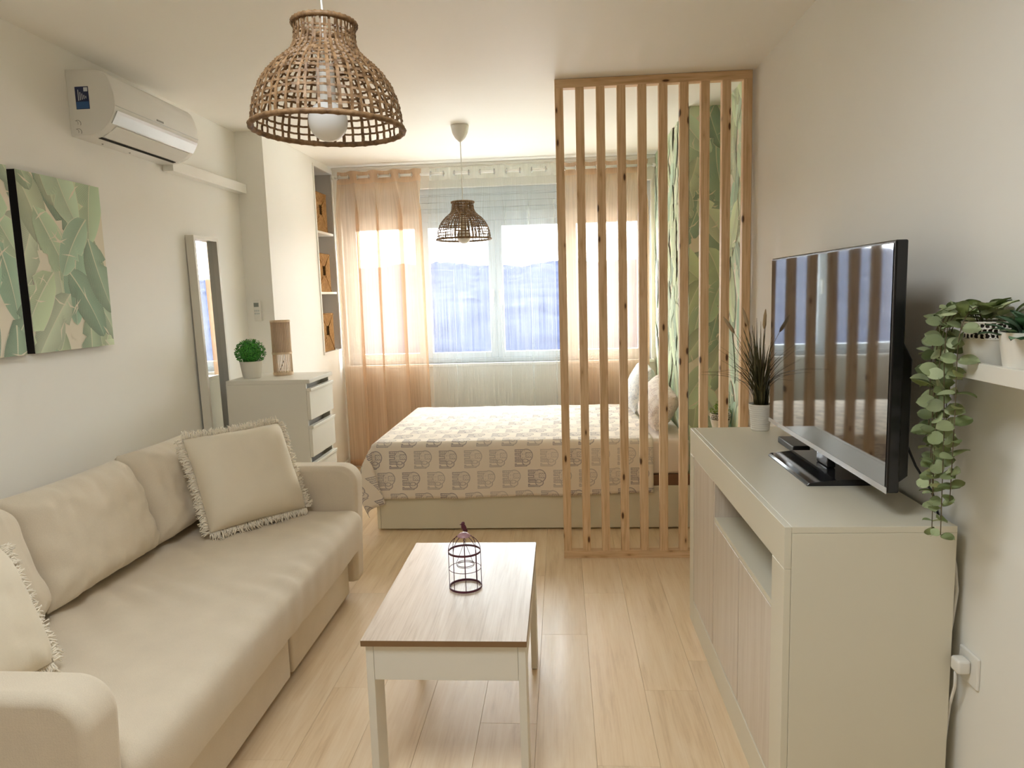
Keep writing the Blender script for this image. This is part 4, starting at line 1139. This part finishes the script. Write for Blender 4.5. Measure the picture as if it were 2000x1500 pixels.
p2 = thing('potted_succulent', 'white pot of blue-green succulent next to the trailing eucalyptus', 'plant', (0.920, 1.455, 1.2462))
lace_pot(0.920, 1.455, 1.2462, 0.044, 0.058, 0.092, p2, False)
obj('soil', B().lathe([(0.051, 0.0725), (0.051, 0.078)], 24, (0.920, 1.455, 1.2462)), 'soil', p2)
lm2 = leaf_mesh('leaf', 0.046, 0.022, 1.2, 'succulent')
for k in range(34):
    a = k * 2.4; r_ = 0.004 + 0.042 * (k / 34); el = 1.2 - 1.1 * k / 34
    put_leaf((0.920 + r_ * math.cos(a), 1.455 + r_ * math.sin(a), 1.326 + 0.022 * (1 - k / 34)), (math.cos(a), math.sin(a), el), (0, 0, 1), p2, lm2, 0.9 + 0.3 * rg.random())

# small pot behind the slats, on a floating shelf
tag(obj('corner_shelf', B().box(0.82, 0.9645, 4.02, 4.18, 0.600, 0.618, 0.002), 'white_board'), 'small white shelf on the papered wall behind the slat divider', 'shelf')
p3 = thing('potted_herb', 'small leafy plant in a lace-rimmed white pot behind the slat divider', 'plant', (0.902, 4.10, 0.6182))
lace_pot(0.902, 4.10, 0.6182, 0.040, 0.056, 0.105, p3)
b = B(); rg = random.Random(5)
for k in range(260):
    a = rg.uniform(0, 2 * PI); r_ = rg.uniform(0, 0.055); zz = 0.618 + 0.10 + rg.uniform(0, 0.072) * (1 - (r_ / 0.07) ** 2)
    c = Vector((0.902 + r_ * math.cos(a), 4.10 + r_ * math.sin(a), zz)); d = Vector((math.cos(a), math.sin(a), rg.uniform(-0.2, 1))).normalized() * 0.011; s_ = d.cross(Vector((0, 0, 1))).normalized() * 0.005
    up = Vector((0, 0, 0.002)); b.raw([c, c + d * .5 + s_ + up, c + d, c + d * .5 - s_ + up, c + d * .5 - up], [(0, 1, 2, 3), (0, 4, 1), (1, 4, 2), (2, 4, 3), (3, 4, 0)])
o = obj('foliage', b, 'sprig', p3); o['kind'] = 'stuff'

# ------------------------------------------------------------------ chest of drawers
DX0, DX1, DY0, DY1, DZ = -1.885, -1.405, 3.835, 4.235, 1.0
ch = thing('chest_of_drawers', 'narrow white chest of drawers against the left pier', 'chest of drawers', ((DX0 + DX1) / 2, (DY0 + DY1) / 2, 0))
obj('top_panel', B().box(DX0, DX1, DY0, DY1, DZ - 0.022, DZ, 0.0012), 'white_board', ch)
obj('side_panel', B().box(DX0, DX1 - 0.022, DY0, DY0 + 0.018, 0.0, DZ - 0.0225, 0.001), 'white_board', ch)
obj('side_panel', B().box(DX0, DX1 - 0.022, DY1 - 0.018, DY1, 0.0, DZ - 0.0225, 0.001), 'white_board', ch)
obj('plinth', B().box(DX0 + 0.01, DX1 - 0.03, DY0 + 0.0185, DY1 - 0.0185, 0.0, 0.06), 'white_board', ch)
obj('back_panel', B().box(DX0, DX0 + 0.006, DY0 + 0.0185, DY1 - 0.0185, 0.06, DZ - 0.0225), 'white_board', ch)
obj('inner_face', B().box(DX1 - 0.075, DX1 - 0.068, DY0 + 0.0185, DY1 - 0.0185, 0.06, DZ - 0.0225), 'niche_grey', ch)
zt = DZ - 0.045
for k in range(4):
    z1 = zt - k * 0.212; z0 = z1 - 0.184
    if k == 3: z0 = 0.065
    dr = obj('drawer', B().box(DX1 - 0.0215, DX1 - 0.003, DY0 + 0.002, DY1 - 0.002, z0, z1 - 0.022, 0.0015), 'white_board', ch)
    obj('grip_ledge', B().box(DX1 - 0.0215, DX1 + 0.006, DY0 + 0.002, DY1 - 0.002, z1 - 0.0215, z1 - 0.006, 0.0015), 'white_board', dr)

# boxwood ball
bx_, by_, bz_ = -1.797, 3.985, DZ
bp = thing('boxwood_ball', 'round clipped boxwood in a white pot on the chest of drawers', 'plant', (bx_, by_, bz_))
obj('pot', B().lathe([(0.047, 0), (0.050, 0.004), (0.063, 0.094), (0.065, 0.098), (0.060, 0.098), (0.058, 0.085)], 32, (bx_, by_, bz_)), 'pot_white', bp, True, 40)
b = B(); rg = random.Random(2)
b.sphere((bx_, by_, bz_ + 0.150), 0.062, 16, 10)
for k in range(1500):
    u = rg.uniform(-1, 1); a = rg.uniform(0, 2 * PI); s_ = math.sqrt(1 - u * u); d = Vector((s_ * math.cos(a), s_ * math.sin(a), u))
    if d.z < -0.75: continue
    c = Vector((bx_, by_, bz_ + 0.150)) + Vector((d.x * 1.06, d.y * 1.06, d.z * 0.92)) * rg.uniform(0.062, 0.078)
    o1 = (d + Vector((rg.uniform(-1, 1), rg.uniform(-1, 1), rg.uniform(-1, 1))) * 0.8).normalized(); L = rg.uniform(0.007, 0.011)
    w = o1.cross(d + Vector((0.01, 0.02, 0))).normalized() * L * 0.36; up = d * 0.0015
    b.raw([c, c + o1 * L * .5 + w, c + o1 * L + up, c + o1 * L * .5 - w, c + o1 * L * .5 - up], [(0, 1, 2, 3), (0, 4, 1), (1, 4, 2), (2, 4, 3), (3, 4, 0)])
o = obj('foliage', b, 'boxwood', bp); o['kind'] = 'stuff'

# bamboo lantern lamp
lx, ly, lz, lr, lh = -1.662, 4.115, DZ, 0.055, 0.325
la = thing('bamboo_lamp', 'cylindrical bamboo stick table lamp on the chest of drawers', 'lamp', (lx, ly, lz))
obj('base', B().lathe([(lr, 0), (lr + 0.003, 0.002), (lr + 0.003, 0.016), (lr - 0.002, 0.018)], 32, (lx, ly, lz)), 'bamboo', la, True, 40)
for z, r_ in ((0.125, lr + 0.003), (lh - 0.012, lr + 0.003)):
    obj('hoop', B().lathe([(r_ - 0.005, z), (r_, z), (r_, z + 0.012), (r_ - 0.005, z + 0.012), (r_ - 0.005, z)], 32, (lx, ly, lz), cap=False), 'bamboo', la, True, 40)
b = B()
for k in range(36):
    a = 2 * PI * k / 36; b.tube([(lx + (lr - 0.001) * math.cos(a), ly + (lr - 0.001) * math.sin(a), lz + 0.016), (lx + (lr - 0.001) * math.cos(a), ly + (lr - 0.001) * math.sin(a), lz + lh - 0.003)], 0.0017, 5)
o = obj('bamboo_sticks', b, 'bamboo', la, True); o['kind'] = 'stuff'
obj('inner_shade', B().lathe([(lr - 0.006, 0.128), (lr - 0.006, lh - 0.006), (lr - 0.008, lh - 0.006), (lr - 0.008, 0.128), (lr - 0.006, 0.128)], 32, (lx, ly, lz), cap=False), 'paper_shade', la, True, 40)
obj('cord', B().tube([(lx + 0.012, ly, lz + 0.125), (lx + 0.010, ly, lz + 0.09), (lx - 0.004, ly - 0.01, lz + 0.05), (lx - 0.018, ly - 0.015, lz + 0.02)], 0.0022, 6), 'print_grey', la, True)

# ------------------------------------------------------------------ tall mirror
mi = thing('wall_mirror', 'tall narrow white framed mirror standing against the wall beside the chest of drawers', 'mirror', (-1.98, 3.93, 0.0))
MY0, MY1, MZ0, MZ1 = 3.795, 4.075, 0.02, 1.808
def tiltx(z): return XL + 0.026 - 0.022 * (z / MZ1)
b = B(); fw = 0.026
def board(b, y0, y1, z0, z1, d0, d1):
    vs = []
    for z in (z0, z1):
        for y in (y0, y1):
            for d in (d0, d1): vs.append((tiltx(z) + d, y, z))
    b.raw(vs, [(0, 1, 3, 2), (4, 6, 7, 5), (0, 4, 5, 1), (2, 3, 7, 6), (0, 2, 6, 4), (1, 5, 7, 3)])
fb = 0.046
for y0, y1, z0, z1 in ((MY0, MY0 + 0.020, MZ0, MZ1), (MY1 - 0.020, MY1, MZ0, MZ1), (MY0 + 0.020, MY1 - 0.020, MZ0, MZ0 + 0.020), (MY0 + 0.020, MY1 - 0.020, MZ1 - 0.020, MZ1)):
    bb = B(); board(bb, y0, y1, z0, z1, 0, fb); obj('frame_side', bb, 'white_board', mi)
bb = B(); board(bb, MY0 + 0.0202, MY1 - 0.0202, MZ0 + 0.0202, MZ1 - 0.0202, 0.012, 0.016); obj('mirror_glass', bb, 'mirror_glass', mi)
obj('foot', B().box(tiltx(0) + 0.004, tiltx(0) + 0.04, MY0 + 0.02, MY0 + 0.06, 0, MZ0 + 0.0005), 'white_board', mi)
obj('foot', B().box(tiltx(0) + 0.004, tiltx(0) + 0.04, MY1 - 0.06, MY1 - 0.02, 0, MZ0 + 0.0005), 'white_board', mi)

# ------------------------------------------------------------------ air conditioner and its duct
AYa, AYb = 2.95, 3.635
ac = thing('air_conditioner', 'white split air conditioner high on the wall above the leaf canvases', 'air conditioner', (XL + 0.1, (AYa + AYb) / 2, 2.14))
def acprof(k=0.0):
    return [(XL, 2.148), (XL + 0.09, 2.150), (XL + 0.14, 2.170), (XL + 0.172, 2.198), (XL + 0.197, 2.240), (XL + 0.203, 2.262), (XL + 0.200, 2.315), (XL + 0.190, 2.358), (XL + 0.178, 2.385), (XL + 0.160, 2.402), (XL + 0.135, 2.410), (XL, 2.416)]
obj('body', B().prism(acprof(), 'y', AYa, AYb, 0.004, 2), 'ac_white', ac, True, 28)
obj('lower_flap', B().prism([(XL + 0.1995, 2.2435), (XL + 0.2055, 2.246), (XL + 0.2000, 2.234), (XL + 0.1765, 2.196), (XL + 0.1735, 2.198)], 'y', AYa + 0.012, AYb - 0.012, 0.0), 'ac_flap', ac)
obj('air_flap', B().prism([(XL + 0.170, 2.1935), (XL + 0.172, 2.1905), (XL + 0.110, 2.151), (XL + 0.106, 2.154)], 'y', AYa + 0.05, AYb - 0.035, 0.0), 'ac_white', ac)
obj('air_slot', B().prism([(XL + 0.099, 2.1518), (XL + 0.0985, 2.1495), (XL + 0.083, 2.1475), (XL + 0.083, 2.1515)], 'y', AYa + 0.055, AYb - 0.045, 0.0), 'dark_gap', ac)
obj('front_seam', B().box(XL + 0.2005, XL + 0.2045, AYa + 0.004, AYb - 0.004, 2.2635, 2.2655), 'ac_flap', ac)
obj('brand_mark', B().box(XL + 0.2005, XL + 0.2048, 3.26, 3.315, 2.272, 2.280), 'print_grey', ac)
obj('screw_cover', B().sphere((XL + 0.03, AYa + 0.16, 2.148), 0.004, 8, 6).sphere((XL + 0.03, AYa + 0.36, 2.148), 0.004, 8, 6), 'print_grey', ac)
# energy sticker and CE mark on the near end
sx, sz = XL + 0.036, 2.255
plain('sticker_navy', (0.010, 0.022, 0.095, 1), 0.35); plain('sticker_blue', (0.03, 0.10, 0.28, 1), 0.35); plain('sticker_white', (0.62, 0.68, 0.75, 1), 0.4)
st = obj('energy_sticker', B().box(sx, sx + 0.058, AYa - 0.0008, AYa - 0.0001, sz, sz + 0.090), 'sticker_navy', ac)
obj('sticker_panel', B().box(sx + 0.002, sx + 0.056, AYa - 0.0012, AYa - 0.0008, sz + 0.002, sz + 0.030), 'sticker_blue', st)
b = B()
for k, (x0, L, z) in enumerate(((0.012, 0.055, 0), (0.020, 0.04, 0), (0.028, 0.03, 0), (0.036, 0.02, 0), (0.044, 0.012, 0))):
    b.box(sx + x0, sx + x0 + 0.003, AYa - 0.0014, AYa - 0.0009, sz + 0.034 + 0.002 * k, sz + 0.034 + 0.002 * k + L * 0.8)
obj('sticker_lines', b, 'sticker_white', st)
obj('sticker_box', B().box(sx + 0.038, sx + 0.055, AYa - 0.0014, AYa - 0.0009, sz + 0.070, sz + 0.086), 'sticker_white', st)
b = B()
for cz_, L in ((2.198, 0), (2.164, 1)):
    ccx = XL + 0.034
    pts = [(ccx + 0.014 * math.cos(a), AYa - 0.0003, cz_ + 0.014 * math.sin(a)) for a in [-0.5 + i * 2.6 / 12 for i in range(13)]]
    b.tube(pts, 0.0012, 5)
    pts = [(ccx - 0.010 + 0.012 * math.cos(a), AYa - 0.0003, cz_ + 0.002 + 0.010 * math.sin(a)) for a in [-0.5 + i * 2.0 / 12 for i in range(13)]]
    b.tube(pts, 0.0010, 5)
obj('printed_mark', b, 'print_grey', ac)
tag(obj('cable_duct', B().box(XL, XL + 0.058, AYb + 0.0005, CY - 0.002, 2.118, 2.176, 0.003), 'trim_white'), 'white plastic duct running from the air conditioner to the pier', 'duct')

# remote control holder on the pier
rc = thing('remote_control', 'white air conditioner remote in a wall holder above the boxwood', 'remote control', (-1.952, CY - 0.012, 1.312))
obj('holder', B().box(-1.979, -1.925, CY - 0.010, CY, 1.312, 1.40, 0.003), 'white_plastic', rc)
obj('remote_body', B().box(-1.976, -1.930, CY - 0.024, CY - 0.0105, 1.316, 1.442, 0.004), 'white_plastic', rc)
obj('display', B().box(-1.972, -1.940, CY - 0.0255, CY - 0.0242, 1.404, 1.430), 'lcd_grey', rc)
for k in range(6):
    obj('button', B().box(-1.970 + (k % 3) * 0.012, -1.962 + (k % 3) * 0.012, CY - 0.0256, CY - 0.0242, 1.374 - (k // 3) * 0.018, 1.384 - (k // 3) * 0.018), 'ac_flap', rc)

# ------------------------------------------------------------------ baskets in the niche
def basket(z, label):
    t_ = thing('seagrass_basket', label, 'basket', (CL - 0.06, 5.575, z))
    x0, x1, y0, y1, h_ = CL - 0.124, CL - 0.012, 5.43, 5.722, 0.292
    w = 0.010; yc, zc, hw, hh = (y0 + y1) / 2 - 0.005, z + 0.165, 0.030, 0.036
    b = B()
    b.box(x0, x0 + w, y0, y1, z, z + h_, 0.003); b.box(x0 + w, x1 - w, y0, y0 + w, z, z + h_, 0.003); b.box(x0 + w, x1 - w, y1 - w, y1, z, z + h_, 0.003); b.box(x0 + w, x1 - w, y0 + w, y1 - w, z, z + w)
    obj('basket_body', b, 'seagrass', t_)
    b = B()
    b.box(x1 - w, x1, y0, yc - hw, z, z + h_, 0.002); b.box(x1 - w, x1, yc + hw, y1, z, z + h_, 0.002)
    b.box(x1 - w, x1, yc - hw, yc + hw, z, zc - hh, 0.002); b.box(x1 - w, x1, yc - hw, yc + hw, zc + hh, z + h_, 0.002)
    fr = obj('front', b, 'seagrass', t_)
    obj('slot_shade', B().box(x1 - w - 0.004, x1 - w - 0.001, yc - hw - 0.004, yc + hw + 0.004, zc - hh - 0.004, zc + hh + 0.004), 'dark_gap', fr)  # dark sheet standing in for the shade inside the hand slot
    b = B()
    for i, (a, c) in enumerate((((y0, z), (yc - hw, zc - hh)), ((y1, z), (yc + hw, zc - hh)), ((y0, z + h_), (yc - hw, zc + hh)), ((y1, z + h_), (yc + hw, zc + hh)))):
        b.tube([(x1 + 0.001, a[0], a[1]), (x1 + 0.001, c[0], c[1])], 0.0035, 6)
    b.tube([(x1 + 0.001, yc - hw, zc - hh), (x1 + 0.001, yc + hw, zc - hh), (x1 + 0.001, yc + hw, zc + hh), (x1 + 0.001, yc - hw, zc + hh)], 0.0035, 6, closed=True)
    obj('weave_ridge', b, 'seagrass', fr, True)
    b = B().tube([(x1 - 0.004, y0, z + h_ + 0.003), (x1 - 0.004, y1, z + h_ + 0.003), (x0 + 0.004, y1, z + h_ + 0.003), (x0 + 0.004, y0, z + h_ + 0.003)], 0.006, 8, closed=True)
    obj('rim', b, 'seagrass', t_, True)
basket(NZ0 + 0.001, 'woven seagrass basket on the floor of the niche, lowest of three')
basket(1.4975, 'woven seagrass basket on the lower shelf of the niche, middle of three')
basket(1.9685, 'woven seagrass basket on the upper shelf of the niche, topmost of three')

# ------------------------------------------------------------------ rattan pendants
PROF = [(0.172, 0.0), (0.1715, 0.02), (0.168, 0.045), (0.161, 0.070), (0.150, 0.095), (0.134, 0.118), (0.114, 0.139), (0.094, 0.155), (0.079, 0.170), (0.071, 0.186), (0.0685, 0.205), (0.069, 0.235)]
def pr(z):
    for (r0, z0), (r1, z1) in zip(PROF, PROF[1:]):
        if z <= z1: f = (z - z0) / (z1 - z0); return r0 + (r1 - r0) * f
    return PROF[-1][0]
def pendant(px, py, zr, label, seed, tilt=0.0):
    t_ = thing('pendant_lamp', label, 'lamp', (px, py, zr))
    rg = random.Random(seed); b = B(); C = Vector((px, py, zr)); Tm = Matrix.Rotation(tilt, 3, 'Y')
    def W(r, a, z): return C + Tm @ Vector((r * math.cos(a), r * math.sin(a), z))
    n = 46
    for k in range(n):
        a0 = 2 * PI * k / n + rg.uniform(-0.022, 0.022); sl = rg.uniform(-0.05, 0.05); pts = []
        for i in range(19):
            z = 0.002 + 0.232 * i / 18; a = a0 + sl * (z / 0.23); pts.append(W(pr(z) + 0.0016 * math.sin(i * 2.1 + k * PI), a, z))
        wv = rg.uniform(0.0058, 0.0088)
        b.tube(pts, 0, flat=(lambda t_, wv=wv: wv * (1 - 0.30 * t_), 0.0012, lambda p: Vector((p.x - px, p.y - py, 0.02))))
    zs = [0.022, 0.038, 0.055, 0.072, 0.088, 0.102, 0.116, 0.128, 0.139, 0.149, 0.158, 0.167, 0.177, 0.188, 0.200, 0.2105]
    for z in zs:
        pts = []; ph = rg.uniform(0, 6); m_ = 92
        for i in range(m_):
            a = 2 * PI * i / m_; zz = z + 0.0022 * math.sin(a * 2 + ph) + 0.0012 * math.sin(a * 5 + ph * 2)
            pts.append(W(pr(zz) - 0.0016 * math.cos(PI * i), a, zz))
        b.tube(pts, 0, closed=True, flat=(rg.uniform(0.0040, 0.0056), 0.0012, lambda p: Vector((p.x - px, p.y - py, 0.02))))
    obj('lamp_shade', b, 'rattan', t_)
    for z, R_, r_ in ((0.0, 0.1735, 0.0062), (0.232, 0.0695, 0.0062)):
        b = B(); pts = []; rad = []; m_ = 132
        for i in range(m_):
            a = 2 * PI * i / m_; pts.append(W(R_, a, z)); rad.append(r_ * (1.0 + 0.22 * (i % 4 == 0)))
        b.tube(pts, rad, 8, closed=True)
        obj('rim', b, 'rattan', t_, True)
    obj('bulb', B().lathe([(0.012, 0.052)] + [(0.0455 * math.sin(a), 0.0175 - 0.0455 * math.cos(a) * 1.0) for a in [PI - 0.28 - i * (PI - 0.29) / 16 for i in range(17)]], 28, C), 'bulb_white', t_, True)
    sk = obj('socket', B().lathe([(0.0135, 0.055), (0.021, 0.058), (0.0215, 0.135), (0.016, 0.146), (0.006, 0.150)], 24, C), 'pot_white', t_, True, 40)
    b = B()
    for k in range(3):
        a = k * 2 * PI / 3 + 0.4; b.tube([W(0.010, a, 0.143), W(pr(0.205), a, 0.2055)], 0.0016, 6)
    obj('spider', b, 'pot_white', t_, True)
    obj('cord', B().tube([(px, py, zr + 0.147), (px + 0.002, py, zr + 0.26), (px, py, zr + 0.32), (px, py, 2.42)], 0.0028, 8), 'white_plastic', t_, True)
    obj('canopy', B().lathe([(0.006, 2.398), (0.014, 2.405), (0.034, 2.425), (0.050, 2.455), (0.057, 2.4935), (0.057, 2.4985)], 32, (px, py, 0)), 'white_plastic', t_, True, 50)
pendant(-0.534, 1.692, 1.836, 'rattan bell pendant hanging over the living area in front of the sofa', 4, 0.02)
pendant(-0.612, 4.61, 1.795, 'rattan bell pendant hanging over the bed', 9)

# ------------------------------------------------------------------ outside the window
def hillf(u, v_):
    x = -70 + 140 * u; y = 22 + 70 * v_ ** 1.2; z = -2.6 + 7.9 * v_ ** 0.9
    amp = 0.25 + 0.75 * v_
    z += amp * (0.9 * nz(x * 0.09, y * 0.09, 2) + 0.55 * nz(x * 0.35, y * 0.3, 5) + 0.3 * nz(x * 1.1, y * 0.9, 8))
    return Vector((x, y, z))
hl = obj('hillside', B().grid(hillf, 220, 70), 'hill_wood_haze', None, True, keepnormals=True)
tag(hl, 'wooded hillside beyond the window, blue haze painted in its colour', 'hill', kind='structure')
gr = tag(obj('street', B().box(-70, 70, 6.3, 26, -3.2, -3.0), 'street_white'), 'pale street far below the window', 'street', kind='structure')
tag(obj('street_wall', B().box(-40, 40, 21.0, 21.3, -3.0, -1.18), 'street_red'), 'reddish low wall across the street beyond the window', 'wall')
tag(obj('wall_coping', B().box(-40, 40, 20.95, 21.35, -1.179, -1.02), 'street_white'), 'white coping on the low street wall', 'coping')
